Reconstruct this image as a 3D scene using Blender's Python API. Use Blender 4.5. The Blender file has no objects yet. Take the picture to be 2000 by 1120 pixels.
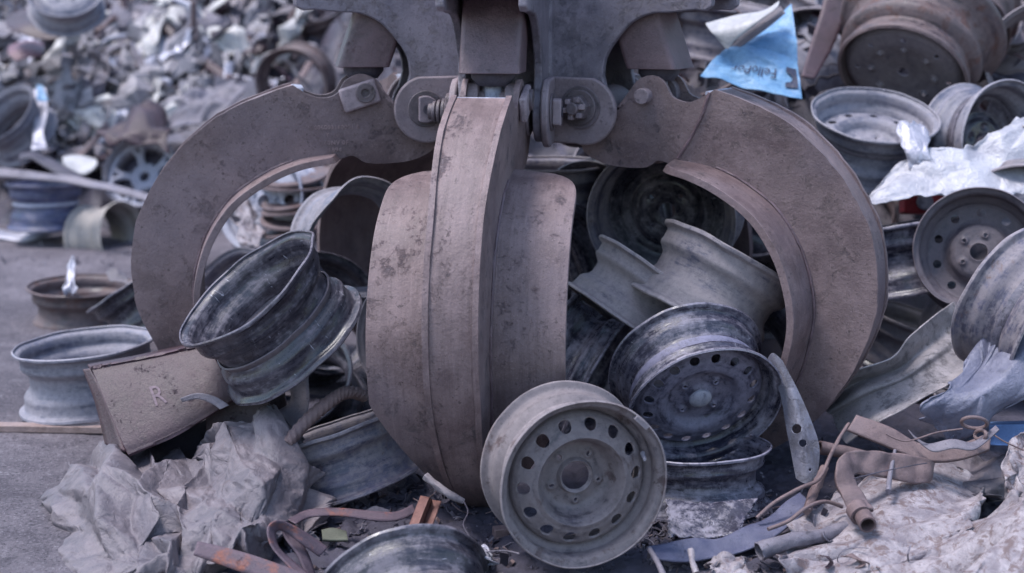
import bpy, bmesh, math, random
from mathutils import Vector, Matrix, noise
R = math.radians
random.seed(7)
scene = bpy.context.scene
COL = scene.collection

# ------------------------------------------------------------------ camera
F = 2777.8; CH = 1.25
PITCH = math.atan(560 / F)
FW = Vector((0, math.cos(PITCH), -math.sin(PITCH)))
UP = Vector((0, math.sin(PITCH), math.cos(PITCH)))
RT = Vector((1, 0, 0))
CP = Vector((0, 0, CH))
cam_d = bpy.data.cameras.new('camera'); cam = bpy.data.objects.new('camera', cam_d)
COL.objects.link(cam); scene.camera = cam
cam.location = CP
cam.rotation_euler = (math.pi / 2 - PITCH, 0, 0)
cam_d.lens = 50; cam_d.sensor_width = 36
cam_d.clip_start = 0.05; cam_d.clip_end = 500
cam_d.dof.use_dof = True
cam_d.dof.focus_distance = 3.45
cam_d.dof.aperture_fstop = 2.1

# ------------------------------------------------------------------ light
SUN_EL, SUN_AZ = R(68), R(-98)     # azimuth measured from +Y towards +X
w = bpy.data.worlds.new('World'); scene.world = w; w.use_nodes = True
nt = w.node_tree; nt.nodes.clear()
sky = nt.nodes.new('ShaderNodeTexSky'); sky.sky_type = 'NISHITA'; sky.sun_disc = False
sky.sun_elevation = SUN_EL; sky.sun_rotation = SUN_AZ; sky.air_density = 1.3; sky.dust_density = 1.5
bg = nt.nodes.new('ShaderNodeBackground'); bg.inputs[1].default_value = 0.15
wo = nt.nodes.new('ShaderNodeOutputWorld')
nt.links.new(sky.outputs[0], bg.inputs[0]); nt.links.new(bg.outputs[0], wo.inputs[0])
sd = bpy.data.lights.new('sun', 'SUN'); sd.energy = 1.9; sd.angle = R(16); sd.color = (1.0, 0.965, 0.965)
sun = bpy.data.objects.new('sun', sd); COL.objects.link(sun)
sdir = Vector((math.sin(SUN_AZ) * math.cos(SUN_EL), math.cos(SUN_AZ) * math.cos(SUN_EL), math.sin(SUN_EL)))
sun.rotation_euler = sdir.to_track_quat('Z', 'Y').to_euler(); sun.location = (0, 0, 10)
vs = scene.view_settings
vs.view_transform = 'Standard'; vs.look = 'None'; vs.gamma = 1; vs.exposure = 1.17

# ------------------------------------------------------------------ helpers
def ray(px, py): return FW + RT * ((px - 1000) / F) - UP * ((py - 560) / F)
def P(px, py, d): return CP + ray(px, py) * d
def CD(n):
    v = RT * n[0] + UP * n[1] - FW * n[2]
    return v.normalized()
def tag(o, label=None, cat=None, group=None, kind=None):
    if label: o['label'] = label
    if cat: o['category'] = cat
    if group: o['group'] = group
    if kind: o['kind'] = kind
    return o
def finish(me, ang=38, smooth=True):
    if not smooth: return
    bm = bmesh.new(); bm.from_mesh(me)
    lim = R(ang)
    for f in bm.faces: f.smooth = True
    for e in bm.edges:
        if len(e.link_faces) == 2 and e.calc_face_angle(0) > lim: e.smooth = False
    bm.to_mesh(me); bm.free()
def link(name, me, mat, parent=None, M=None):
    o = bpy.data.objects.new(name, me); COL.objects.link(o)
    if mat: me.materials.append(mat)
    if parent: o.parent = parent
    if M is not None: o.matrix_basis = M
    return o
def mesh_obj(name, vs_, fs, mat, parent=None, M=None, ang=38, bevel=0, merge=False, recenter=True):
    vs_ = [Vector(v) for v in vs_]
    if recenter and parent is None and M is None:
        c = sum(vs_, Vector()) / len(vs_); c.z = min(v.z for v in vs_)
        vs_ = [v - c for v in vs_]; M = Matrix.Translation(c)
    me = bpy.data.meshes.new(name); me.from_pydata(vs_, [], fs); me.update()
    bm = bmesh.new(); bm.from_mesh(me)
    if merge: bmesh.ops.remove_doubles(bm, verts=bm.verts, dist=1e-5)
    bmesh.ops.recalc_face_normals(bm, faces=bm.faces)
    bm.to_mesh(me); bm.free()
    finish(me, ang)
    o = link(name, me, mat, parent, M)
    if bevel:
        b = o.modifiers.new('b', 'BEVEL'); b.width = bevel; b.segments = 2; b.limit_method = 'ANGLE'; b.angle_limit = R(40)
    return o
def empty(name, loc):
    o = bpy.data.objects.new(name, None); COL.objects.link(o); o.location = loc; o.empty_display_size = .05
    return o
def nz(p, s=0.0): return noise.noise(Vector((p[0] + s * 3.17, p[1] - s * 1.31, p[2] + s * 7.7)))
def tri(x):
    x = x - math.floor(x); return 1 - 4 * abs(x - .5)      # -1..1, sharp creases
_rd = random.Random(99)
CD_ = [(Vector((_rd.gauss(0, 1), _rd.gauss(0, 1), _rd.gauss(0, 1))).normalized(), f, a) for f, a in ((.5, .42), (.66, .40), (.9, .36), (1.2, .30), (1.6, .24), (2.2, .17), (3.1, .11), (4.4, .07), (6, .045))]
def crum(p, s=0.0):
    q = Vector(p) + Vector((s * 5.1, s * 2.3, -s * 3.7))
    w_ = noise.noise_vector(q * .8) * .16 + noise.noise_vector(q * 2.6) * .03
    q = q + w_; h = 0
    for i, (d, f, a) in enumerate(CD_):
        m = .35 + 1.1 * abs(noise.noise(q * .6 + Vector((i * 4.1, s, 0))))
        h += a * m * tri(q.dot(d) * f * .8 + i * .37 + .8 * noise.noise(q * .5 + Vector((0, i * 3.3, s))))
    return h * 1.5 - .12 * min(noise.voronoi(q * 1.6)[0][1] - noise.voronoi(q * 1.6)[0][0], .5)

# ------------------------------------------------------------------ materials
def lin(c): return tuple(((x / 12.92) if x <= .04045 else ((x + .055) / 1.055) ** 2.4) for x in c)
def S(r, g, b): return lin((r / 255, g / 255, b / 255)) + (1,)
class N:
    def __init__(s, name):
        s.m = bpy.data.materials.new(name); s.m.use_nodes = True
        s.t = s.m.node_tree; s.t.nodes.clear()
        s.out = s.t.nodes.new('ShaderNodeOutputMaterial'); s.b = s.t.nodes.new('ShaderNodeBsdfPrincipled')
        s.t.links.new(s.b.outputs[0], s.out.inputs[0])
        s.tc = s.t.nodes.new('ShaderNodeTexCoord'); s.oi = s.t.nodes.new('ShaderNodeObjectInfo')
        s.rnd = s.math('MULTIPLY', s.oi.outputs['Random'], 37.0)
    def l(s, a, b): s.t.links.new(a, b)
    def math(s, op, a, b=None, c=None):
        n = s.t.nodes.new('ShaderNodeMath'); n.operation = op
        for i, v in enumerate((a, b, c)):
            if v is None: continue
            if isinstance(v, (int, float)): n.inputs[i].default_value = v
            else: s.l(v, n.inputs[i])
        return n.outputs[0]
    def vec(s, mode=None, sc=(1, 1, 1)):
        if mode == 'polar':
            x = s.t.nodes.new('ShaderNodeSeparateXYZ'); s.l(s.tc.outputs['Object'], x.inputs[0])
            a = s.math('ARCTAN2', x.outputs[1], x.outputs[0])
            r2 = s.math('SQRT', s.math('ADD', s.math('MULTIPLY', x.outputs[0], x.outputs[0]), s.math('MULTIPLY', x.outputs[1], x.outputs[1])))
            c = s.t.nodes.new('ShaderNodeCombineXYZ')
            s.l(s.math('MULTIPLY', a, sc[0]), c.inputs[0]); s.l(s.math('MULTIPLY', r2, sc[1]), c.inputs[1]); s.l(s.math('MULTIPLY', x.outputs[2], sc[2]), c.inputs[2])
            return c.outputs[0]
        m = s.t.nodes.new('ShaderNodeMapping'); m.inputs['Scale'].default_value = sc
        s.l(s.tc.outputs['Object'], m.inputs[0]); return m.outputs[0]
    def noise(s, v, scale, det=5, rough=.6, dist=0):
        n = s.t.nodes.new('ShaderNodeTexNoise'); n.noise_dimensions = '4D'
        n.inputs['Scale'].default_value = scale; n.inputs['Detail'].default_value = det
        n.inputs['Roughness'].default_value = rough; n.inputs['Distortion'].default_value = dist
        s.l(v, n.inputs['Vector']); s.l(s.rnd, n.inputs['W']); return n.outputs[0]
    def ramp(s, v, a, b):
        n = s.t.nodes.new('ShaderNodeMapRange'); n.interpolation_type = 'SMOOTHSTEP'
        n.inputs[1].default_value = a; n.inputs[2].default_value = b; s.l(v, n.inputs[0]); return n.outputs[0]
    def mix(s, f, a, b):
        n = s.t.nodes.new('ShaderNodeMix'); n.data_type = 'RGBA'
        if isinstance(f, (int, float)): n.inputs[0].default_value = f
        else: s.l(f, n.inputs[0])
        for i, v in ((6, a), (7, b)):
            if isinstance(v, tuple): n.inputs[i].default_value = v
            else: s.l(v, n.inputs[i])
        return n.outputs[2]
    def end(s, col, rough=.6, metal=0, bump=None, bs=.4, bd=.004):
        s.l(col, s.b.inputs['Base Color'])
        if isinstance(rough, (int, float)): s.b.inputs['Roughness'].default_value = rough
        else: s.l(rough, s.b.inputs['Roughness'])
        s.b.inputs['Metallic'].default_value = metal
        if bump is not None:
            b = s.t.nodes.new('ShaderNodeBump'); b.inputs['Strength'].default_value = bs; b.inputs['Distance'].default_value = bd
            s.l(bump, b.inputs['Height']); s.l(b.outputs[0], s.b.inputs['Normal'])
        return s.m

def wheel_mat(name, paint, dust, amt, rust=None, rustamt=.3, chip=None, rough=(.35, .8)):
    n = N(name)
    vo = n.vec(); vp = n.vec('polar', (1.3, 55, 55))
    big = n.noise(vo, 9, 5, .65); fine = n.noise(vo, 55, 8, .75); st = n.noise(vp, 1.0, 5, .6)
    mid = n.noise(vo, 24, 6, .7, .6)
    vs2 = n.vec('polar', (5, 160, 160)); st2 = n.noise(vs2, 1.0, 4, .7)
    f = n.math('ADD', n.math('MULTIPLY', big, .26), n.math('ADD', n.math('MULTIPLY', mid, .18), n.math('ADD', n.math('MULTIPLY', st, .20), n.math('ADD', n.math('MULTIPLY', st2, .16), n.math('MULTIPLY', fine, .20)))))
    c0 = 0.5 + (0.5 - amt) * .26
    df = n.math('ADD', n.math('MULTIPLY', n.ramp(f, c0 - .035, c0 + .035), .5), n.math('MULTIPLY', n.ramp(f, c0 - .12, c0 + .12), .5))
    dcol = n.mix(n.ramp(fine, .3, .7), tuple(x * .72 for x in dust[:3]) + (1,), dust)
    pcol = n.mix(n.ramp(st, .35, .7), paint, tuple(min(1, x * 2.3 + .012) for x in paint[:3]) + (1,))
    col = n.mix(df, pcol, dcol)
    if rust:
        r = n.ramp(n.noise(vo, 17, 7, .7, .4), .62 - rustamt * .25, .72 - rustamt * .22)
        col = n.mix(n.math('MULTIPLY', r, .85), col, n.mix(n.ramp(fine, .4, .6), rust, tuple(x * .45 for x in rust[:3]) + (1,)))
    if chip:
        ch = n.ramp(n.noise(vo, 95, 4, .8), .70, .74)
        col = n.mix(ch, col, chip)
        sc = n.noise(n.vec(None, (160, 12, 30)), 1.0, 2, .5, 1.5)
        col = n.mix(n.math('MULTIPLY', n.ramp(sc, .70, .73), .5), col, chip)
    g = n.t.nodes.new('ShaderNodeNewGeometry')
    pe = n.math('MULTIPLY', n.ramp(g.outputs['Pointiness'], .53, .62), n.ramp(fine, .3, .55))
    col = n.mix(n.math('MULTIPLY', pe, .6), col, tuple(min(1, x * 1.5) for x in dust[:3]) + (1,))
    gr = n.noise(vo, 210, 2, .6)
    col = n.mix(n.math('MULTIPLY', n.ramp(gr, .60, .70), .4), col, tuple(x * .5 for x in paint[:3]) + (1,))
    ro = n.math('ADD', n.math('MULTIPLY', df, rough[1] - rough[0]), rough[0])
    h = n.math('ADD', n.math('MULTIPLY', fine, .35), n.math('ADD', n.math('MULTIPLY', df, .5), n.math('MULTIPLY', st, .25)))
    return n.end(col, ro, .0, h, .55, .0022)

def steel_mat(name, a, b, spot, streak=True, spotamt=.5, rough=.55, bd=.005, pits=True, orange=None, sc=1.0, metal=0.0, edge=None):
    n = N(name)
    edge = (.75 if sc == 1.0 else .12) if edge is None else edge
    vo = n.vec()
    big = n.noise(vo, 4.5 * sc, 6, .6, .5); mid = n.noise(vo, 18 * sc, 8, .7); fine = n.noise(vo, 120 * sc, 5, .75)
    col = n.mix(n.ramp(big, .32, .68), a, b)
    col = n.mix(n.math('MULTIPLY', n.ramp(mid, .40, .72), .55), col, tuple(min(1, x * 1.35) for x in b[:3]) + (1,))
    if streak:
        st = n.noise(n.vec(None, (5, 75, 5)), 1.0, 6, .7)
        col = n.mix(n.math('MULTIPLY', n.ramp(st, .42, .7), .42), col, tuple(x * .55 for x in a[:3]) + (1,))
        sm = n.noise(n.vec(None, (3, 130, 3)), 1.0, 3, .6)
        col = n.mix(n.math('MULTIPLY', n.ramp(sm, .62, .72), .35), col, tuple(min(1, x * 1.7) for x in b[:3]) + (1,))
    s2 = n.ramp(n.noise(vo, 14 * sc, 10, .85, .3), .63 - .1 * spotamt, .72 - .08 * spotamt)
    col = n.mix(n.math('MULTIPLY', s2, .6), col, spot)
    col = n.mix(n.math('MULTIPLY', n.ramp(n.noise(vo, 2.2 * sc, 4, .6), .5, .66), .35), col, tuple(q * f_ for q, f_ in zip(b[:3], (.85, .95, 1.12))) + (1,))
    pit = n.ramp(n.noise(vo, 75 * sc, 3, .6), .60, .66)
    col = n.mix(n.math('MULTIPLY', n.math('MULTIPLY', pit, n.ramp(mid, .38, .6)), .65), col, tuple(x * .35 for x in a[:3]) + (1,))
    if orange:
        o2 = n.ramp(n.noise(vo, 7 * sc, 7, .7, .5), .52, .66)
        col = n.mix(n.math('MULTIPLY', o2, .8), col, orange)
    col = n.mix(n.math('MULTIPLY', n.ramp(fine, .66, .8), .4), col, tuple(min(1, x * 2.2) for x in b[:3]) + (1,))
    col = n.mix(n.math('MULTIPLY', n.ramp(fine, .36, .24), .6), col, tuple(x * .4 for x in a[:3]) + (1,))
    g = n.t.nodes.new('ShaderNodeNewGeometry')
    pe = n.math('MULTIPLY', n.ramp(g.outputs['Pointiness'], .52, .60), n.ramp(mid, .3, .6))
    col = n.mix(n.math('MULTIPLY', pe, edge), col, tuple(min(1, x * 1.9) for x in b[:3]) + (1,))
    grit = n.noise(vo, 300 * sc, 2, .6)
    col = n.mix(n.math('MULTIPLY', n.ramp(grit, .58, .70), .45), col, tuple(x * .45 for x in a[:3]) + (1,))
    col = n.mix(n.math('MULTIPLY', n.ramp(grit, .40, .30), .35), col, tuple(min(1, x * 1.8) for x in b[:3]) + (1,))
    h = n.math('ADD', n.math('MULTIPLY', fine, .7), n.math('ADD', n.math('MULTIPLY', mid, .9), n.math('MULTIPLY', s2, -.6)))
    ro = n.math('ADD', n.math('MULTIPLY', mid, .35), rough - .15)
    return n.end(col, ro, metal, h, .7, bd)

def sheet_mat(name, a, b, rust=None, rough=.55, metal=0.0, sc=1.0, ramt=.56, bd=.002):
    n = N(name)
    vo = n.vec()
    big = n.noise(vo, 7 * sc, 6, .65, .8); fine = n.noise(vo, 70 * sc, 7, .75); mid = n.noise(vo, 26 * sc, 6, .7, 1.0)
    col = n.mix(n.ramp(big, .35, .66), a, b)
    col = n.mix(n.math('MULTIPLY', n.ramp(mid, .5, .66), .4), col, tuple(x * .55 for x in a[:3]) + (1,))
    if rust: col = n.mix(n.math('MULTIPLY', n.ramp(n.noise(vo, 13 * sc, 8, .75, 1.2), ramt, ramt + .1), .85), col, rust)
    col = n.mix(n.math('MULTIPLY', n.ramp(fine, .6, .75), .35), col, tuple(x * .35 for x in a[:3]) + (1,))
    wr = n.noise(vo, 34 * sc, 4, .6, 2.5)
    col = n.mix(n.math('MULTIPLY', n.ramp(n.noise(vo, 130 * sc, 3, .6), .58, .7), .3), col, tuple(x * .4 for x in a[:3]) + (1,))
    h = n.math('ADD', n.math('MULTIPLY', fine, .5), n.math('ADD', mid, n.math('MULTIPLY', wr, 1.2)))
    return n.end(col, rough, metal, h, .75, bd * 1.8)

GR = S(150, 142, 150); 
M = {}
M['tine'] = steel_mat('rusty_tine_steel', S(86, 69, 72), S(120, 103, 105), S(50, 45, 58), spotamt=.9)
M['tine_edge'] = steel_mat('worn_edge_steel', S(128, 112, 114), S(150, 134, 136), S(90, 80, 88), streak=False)
M['frame'] = steel_mat('greasy_frame_steel', S(84, 80, 94), S(114, 108, 118), S(42, 38, 50), streak=False, spotamt=1.25, rough=.45)
M['cover'] = steel_mat('brown_cover_steel', S(66, 52, 58), S(86, 70, 76), S(40, 32, 42), streak=False, spotamt=.4, rough=.38)
M['boss'] = steel_mat('dusty_boss_steel', S(90, 80, 88), S(120, 108, 114), S(54, 48, 58), streak=False, spotamt=.3)
M['rod'] = steel_mat('greasy_rod', S(120, 122, 140), S(160, 162, 178), S(40, 36, 50), streak=False, spotamt=.9, rough=.35, sc=3)
M['w_black'] = wheel_mat('black_wheel_paint', S(25, 25, 36), S(110, 105, 116), .40, chip=S(190, 190, 205), rough=(.24, .75))
M['w_black2'] = wheel_mat('black_wheel_chipped', S(27, 27, 42), S(136, 131, 145), .42, chip=S(180, 180, 194), rough=(.2, .7))
M['w_dusty'] = wheel_mat('dusty_wheel', S(60, 58, 72), S(124, 116, 122), .72, rust=S(100, 76, 74), rustamt=.1)
M['w_dusty2'] = wheel_mat('mud_wheel', S(50, 50, 70), S(130, 122, 128), .56, rust=S(104, 80, 76), rustamt=.15)
M['w_brown'] = wheel_mat('brown_wheel', S(50, 42, 48), S(106, 91, 93), .55, rust=S(96, 66, 62), rustamt=.45)
M['w_gray'] = wheel_mat('grey_wheel', S(70, 72, 88), S(136, 132, 142), .58)
M['w_navy'] = wheel_mat('navy_wheel', S(40, 46, 76), S(120, 116, 130), .36)
M['w_cream'] = wheel_mat('cream_wheel', S(110, 106, 108), S(150, 143, 140), .65)
M['w_silver'] = wheel_mat('silver_wheel', S(100, 102, 120), S(156, 156, 170), .6)
M['w_inner'] = wheel_mat('inner_wheel_dust', S(50, 46, 58), S(98, 90, 97), .62, rust=S(80, 66, 72), rustamt=.2)
M['w_capped'] = wheel_mat('capped_wheel_disc', S(36, 36, 54), S(118, 115, 136), .62, rough=(.3, .7))
M['w_cream2'] = wheel_mat('smudged_rim_paint', S(28, 28, 44), S(136, 130, 134), .82)
M['smudged'] = steel_mat('smudged_pale_rim', S(116, 110, 113), S(144, 137, 140), S(24, 24, 40), streak=False, spotamt=1.25, rough=.6)
M['whitesheet'] = sheet_mat('bright_white_sheet', S(140, 140, 152), S(176, 175, 184), S(120, 116, 128), .38, metal=.1, ramt=.62)
M['nut'] = steel_mat('greasy_nut_steel', S(58, 52, 58), S(92, 82, 88), S(30, 27, 34), streak=False, spotamt=.9, rough=.4)
M['w_front'] = wheel_mat('front_wheel_dust', S(56, 51, 60), S(120, 111, 115), .70, rust=S(78, 62, 64), rustamt=.25)
M['w_tan'] = wheel_mat('tan_dusty_wheel', S(62, 62, 80), S(144, 135, 139), .70)
M['palescrap'] = sheet_mat('pale_scrap', S(112, 109, 118), S(150, 144, 150), S(96, 84, 88), .5, sc=1.5)
M['salmon'] = steel_mat('salmon_rust', S(96, 64, 60), S(122, 88, 82), S(60, 42, 46), streak=False, sc=2)
M['silverpart'] = steel_mat('worn_silver_steel', S(84, 84, 98), S(124, 122, 134), S(50, 48, 60), streak=False, rough=.4, spotamt=1.3)
M['cream_sheet'] = sheet_mat('offwhite_sheet', S(166, 162, 164), S(196, 192, 190), S(150, 140, 146), .7, ramt=.66)
M['cloth'] = sheet_mat('grey_crumpled_sheet', S(82, 77, 86), S(112, 103, 109), S(92, 78, 80), .6, sc=1.0, ramt=.6)
M['foil'] = sheet_mat('bright_aluminium', S(140, 140, 156), S(182, 180, 192), S(92, 88, 100), .42, metal=.35, ramt=.64)
M['rustwhite'] = sheet_mat('white_painted_rusty_sheet', S(112, 104, 112), S(156, 148, 154), S(92, 74, 74), .6, sc=2.4, ramt=.50)
M['plastic'] = sheet_mat('grey_plastic', S(84, 86, 106), S(112, 112, 130), S(84, 84, 104), .5, ramt=.62)
M['brown'] = steel_mat('brown_red_steel', S(44, 29, 35), S(62, 44, 52), S(30, 24, 33), streak=False, spotamt=.6, rough=.45)
M['orange'] = steel_mat('orange_rust_strap', S(62, 52, 66), S(86, 70, 80), S(40, 36, 50), streak=False, orange=S(134, 76, 56), sc=2.2)
M['tan'] = steel_mat('tan_rust', S(82, 66, 70), S(110, 92, 93), S(56, 43, 50), streak=False, sc=2.5)
M['bluesteel'] = steel_mat('blue_grey_strip', S(56, 60, 88), S(88, 88, 108), S(44, 42, 58), streak=False, sc=2)
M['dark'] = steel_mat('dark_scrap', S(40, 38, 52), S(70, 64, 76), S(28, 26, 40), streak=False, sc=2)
M['graystrip'] = steel_mat('grey_scrap_metal', S(78, 74, 86), S(112, 106, 116), S(52, 48, 58), streak=False, sc=2)
M['bluebag'] = sheet_mat('blue_plastic_bag', S(82, 126, 170), S(120, 158, 192), S(74, 96, 136), .4, ramt=.66)
M['white'] = sheet_mat('white_card', S(156, 154, 158), S(184, 182, 184), S(150, 146, 150), .5, ramt=.7)
M['ink'] = sheet_mat('dark_ink', S(42, 46, 70), S(52, 56, 80), None, .6)
M['pink'] = sheet_mat('pink_sheet', S(104, 74, 86), S(124, 92, 104), None, .5)
M['red'] = sheet_mat('red_paint', S(150, 40, 54), S(172, 60, 70), None, .45)
M['beam'] = steel_mat('blue_beam_paint', S(70, 96, 140), S(84, 110, 152), S(54, 60, 84), streak=False)
M['yellow'] = sheet_mat('pale_yellow_rubber', S(74, 76, 66), S(92, 93, 80), None, .7)
M['wood'] = steel_mat('weathered_timber', S(120, 100, 96), S(146, 126, 122), S(90, 74, 76), streak=False, sc=2)
M['paintmark'] = sheet_mat('pale_paint_mark', S(108, 92, 102), S(84, 66, 74), None, .7)

def ground_mat():
    n = N('worn_yard_ground')
    vo = n.vec()
    big = n.noise(vo, 1.6, 6, .65, .5); mid = n.noise(vo, 12, 8, .75); fine = n.noise(vo, 50, 8, .85)
    col = n.mix(n.ramp(big, .35, .65), S(88, 81, 91), S(122, 114, 123))
    col = n.mix(n.math('MULTIPLY', n.ramp(mid, .45, .65), .6), col, S(66, 60, 72))
    g2 = n.noise(vo, 130, 3, .6); g3 = n.noise(vo, 30, 6, .8)
    col = n.mix(n.math('MULTIPLY', n.ramp(g2, .55, .66), .6), col, S(150, 143, 152))
    col = n.mix(n.math('MULTIPLY', n.ramp(g2, .45, .34), .75), col, S(40, 37, 48))
    col = n.mix(n.math('MULTIPLY', n.ramp(g3, .56, .68), .6), col, S(54, 49, 60))
    col = n.mix(n.math('MULTIPLY', n.ramp(n.noise(n.vec(None, (1.2, 5, 1)), 1.4, 4, .6), .55, .68), .45), col, S(60, 55, 66))
    sc = n.noise(n.vec(None, (3.0, 9, 1)), 1.3, 6, .75, 2.2)
    col = n.mix(n.math('MULTIPLY', n.math('MULTIPLY', n.ramp(sc, .60, .67), n.ramp(fine, .46, .60)), .75), col, S(196, 190, 198))
    h = n.math('ADD', n.math('MULTIPLY', mid, 1.0), n.math('ADD', n.math('MULTIPLY', fine, .7), n.math('MULTIPLY', g2, .5)))
    return n.end(col, .85, 0, h, 1.0, .02)
M['ground'] = ground_mat()
M['soil'] = steel_mat('black_soil', S(44, 42, 56), S(66, 62, 76), S(30, 28, 40), streak=False, sc=3, rough=.8)

# ------------------------------------------------------------------ setting
def heap_h(x, y):
    y0 = 7.7 if x < -1.5 else (7.7 + (x + 1.5) / 1.6 * (5.2 - 7.7) if x < .1 else (5.2 + (x - .1) / 1.1 * (4.35 - 5.2) if x < 1.2 else 4.35))
    s = .55 if x < -1.5 else (.55 + min(1, (x + 1.5) / 2.4) * .35)
    h = (y - y0) * s
    if h < -.3: return -.25
    return max(-.25, min(h, 2.6)) + .10 * nz((x * 2.2, y * 2.2, 0)) * min(1, max(0, h + .2) * 3)
def heap_hit(px, py, off=0.0):
    r = ray(px, py); d = 3.0
    while d < 16:
        p = CP + r * d
        if p.z < heap_h(p.x, p.y) + off: return d
        d += .03
    return 16
def build_ground():
    vs_, fs = [], []
    xs = [-60, -30, -12, -7] + [-5 + i * .06 for i in range(int(9 / .06))] + [5, 8, 14, 30, 60]
    ys = [-20, -5, 0, 1.5] + [2.4 + i * .06 for i in range(int(6.6 / .06))] + [9.5, 11, 14, 20, 40, 90]
    for y in ys:
        for x in xs:
            z = .012 * nz((x * 3, y * 3, 0)) + .006 * nz((x * 14, y * 14, 2)) if abs(x) < 5 and 2 < y < 9 else 0
            vs_.append((x, y, z))
    nx = len(xs)
    for j in range(len(ys) - 1):
        for i in range(nx - 1):
            a = j * nx + i; fs.append((a, a + 1, a + nx + 1, a + nx))
    o = mesh_obj('ground', vs_, fs, M['ground'], M=Matrix.Identity(4)); tag(o, kind='structure')
def build_heap():
    vs_, fs = [], []
    nx, ny = 230, 200
    for j in range(ny):
        for i in range(nx):
            x = -6 + i * 12 / (nx - 1); y = 3.4 + j * 11 / (ny - 1)
            z = heap_h(x, y) - .12
            if z > -.3: z += .09 * crum((x * 6, y * 6, 0), 3)
            vs_.append((x, y, z))
    for j in range(ny - 1):
        for i in range(nx - 1):
            a = j * nx + i; fs.append((a, a + 1, a + nx + 1, a + nx))
    o = mesh_obj('scrap_mound', vs_, fs, M['dark'], M=Matrix.Identity(4)); tag(o, kind='structure')
build_ground(); build_heap()

# ------------------------------------------------------------------ wheels
OUTP = [(.985, .462), (1.0, .447), (.995, .415), (.965, .398), (.93, .388), (.912, .365), (.903, .25), (.912, .225), (.90, .19),
        (.855, .15), (.815, .11), (.80, .06), (.80, -.06), (.825, -.12), (.875, -.17), (.893, -.2), (.905, -.23), (.903, -.25),
        (.912, -.365), (.93, -.388), (.965, -.398), (.995, -.415), (1.0, -.447), (.985, -.462)]
def sm(x): x = max(0, min(1, x)); return x * x * (3 - 2 * x)
def interp(pts, r):
    if r <= pts[0][0]: return pts[0][1]
    for (a, b), (c, d) in zip(pts, pts[1:]):
        if r <= c: return b + (d - b) * sm((r - a) / (c - a))
    return pts[-1][1]
def closed_profile(pts, t):
    n = len(pts); nr = []
    for i in range(n):
        a = Vector(pts[max(0, i - 1)]); b = Vector(pts[min(n - 1, i + 1)])
        d = (b - a).normalized(); nr.append(Vector((-abs(d.y) if True else 0, d.x * (1 if d.y < 0 else -1))))
    inner = []
    for i in range(n):
        a = Vector(pts[max(0, i - 1)]); b = Vector(pts[min(n - 1, i + 1)]); d = (b - a).normalized()
        q = Vector((d.y, -d.x))            # towards the axis for a profile running to -z
        inner.append(tuple(Vector(pts[i]) + q * t))
    return list(pts) + inner[::-1]
def deform(Rr, oval, ovang, dents, seed, wob, shear):
    def f(p):
        r = math.hypot(p.x, p.y); a = math.atan2(p.y, p.x); z = p.z / Rr
        k = 1 + oval * math.cos(2 * (a - ovang)) * min(1, r / Rr)
        dz = 0; outer = sm((r / Rr - .7) / .25)
        k += outer * wob * nz((math.cos(a) * 2.2, math.sin(a) * 2.2, z * 2), seed)
        dz += outer * wob * 1.2 * nz((math.cos(a) * 2.6, math.sin(a) * 2.6, z + 5), seed)
        for (da, wd, side, dr, dzz) in dents:
            x = (a - da + math.pi) % (2 * math.pi) - math.pi
            g = math.exp(-(x / wd) ** 2) * sm((side * z - .05) / .4) * outer
            k += dr * g; dz += dzz * g
        return Vector((p.x * k + shear * z * Rr * .5, p.y * k, p.z + dz * Rr))
    return f
def lathe(prof, ns, Rr, zs, df, closed=True):
    vs_, fs = [], []; m = len(prof)
    for i in range(ns):
        a = 2 * math.pi * i / ns
        for (r, z) in prof: vs_.append(df(Vector((r * Rr * math.cos(a), r * Rr * math.sin(a), z * zs))))
    for i in range(ns):
        for j in range(m if closed else m - 1):
            a = i * m + j; b = i * m + (j + 1) % m; c = ((i + 1) % ns) * m + (j + 1) % m; d = ((i + 1) % ns) * m + j
            fs.append((a, b, c, d))
    return vs_, fs
# disc: (radius, height) profiles and rings of holes
DISCS = {
 'steel14': dict(prof=[(.165, .02), (.19, .07), (.215, .0), (.36, -.03), (.41, -.01), (.455, .12), (.49, .225), (.53, .275), (.59, .245), (.73, .175), (.79, .13), (.83, .0), (.85, -.08)],
                 hub=.165, bands=[(.22, .38, 5, .30, .032, 1), (.575, .785, 14, .68, .074, 0)], edge=.855),
 'steel16': dict(prof=[(.0, .13), (.12, .12), (.16, .10), (.19, .06), (.34, .055), (.40, .06), (.44, .12), (.47, .16), (.52, .17), (.60, .16), (.74, .12), (.80, .08), (.83, -.02), (.84, -.1)],
                 hub=.13, bands=[(.21, .35, 4, .28, .032, 1), (.585, .765, 16, .675, .062, 0)], edge=.84),
 'steel5': dict(prof=[(.13, .12), (.2, .09), (.36, .09), (.45, .16), (.52, .18), (.6, .15), (.8, .08), (.83, -.05), (.84, -.1)],
                 hub=.14, bands=[(.20, .37, 5, .285, .035, 1), (.46, .78, 5, .62, .10, 0)], edge=.84),
 'steel8': dict(prof=[(.13, .16), (.2, .14), (.36, .13), (.42, .10), (.5, -.02), (.56, -.05), (.74, -.03), (.80, 0), (.84, -.08)],
                 hub=.14, bands=[(.20, .36, 5, .285, .035, 1), (.55, .76, 10, .655, .068, 0)], edge=.84),
 'plain': dict(prof=[(.1, .10), (.2, .06), (.4, .06), (.5, .14), (.6, .12), (.8, .02), (.84, -.08)], hub=.12, bands=[(.20, .36, 4, .28, .035, 1)], edge=.84),
 'truck': dict(prof=[(.05, .04), (.3, .06), (.5, .085), (.64, .08), (.71, .04), (.75, -.04)], hub=.07, bands=[(.33, .45, 8, .39, .022, 1), (.50, .62, 8, .56, .034, 0)], edge=.75),
}
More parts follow.
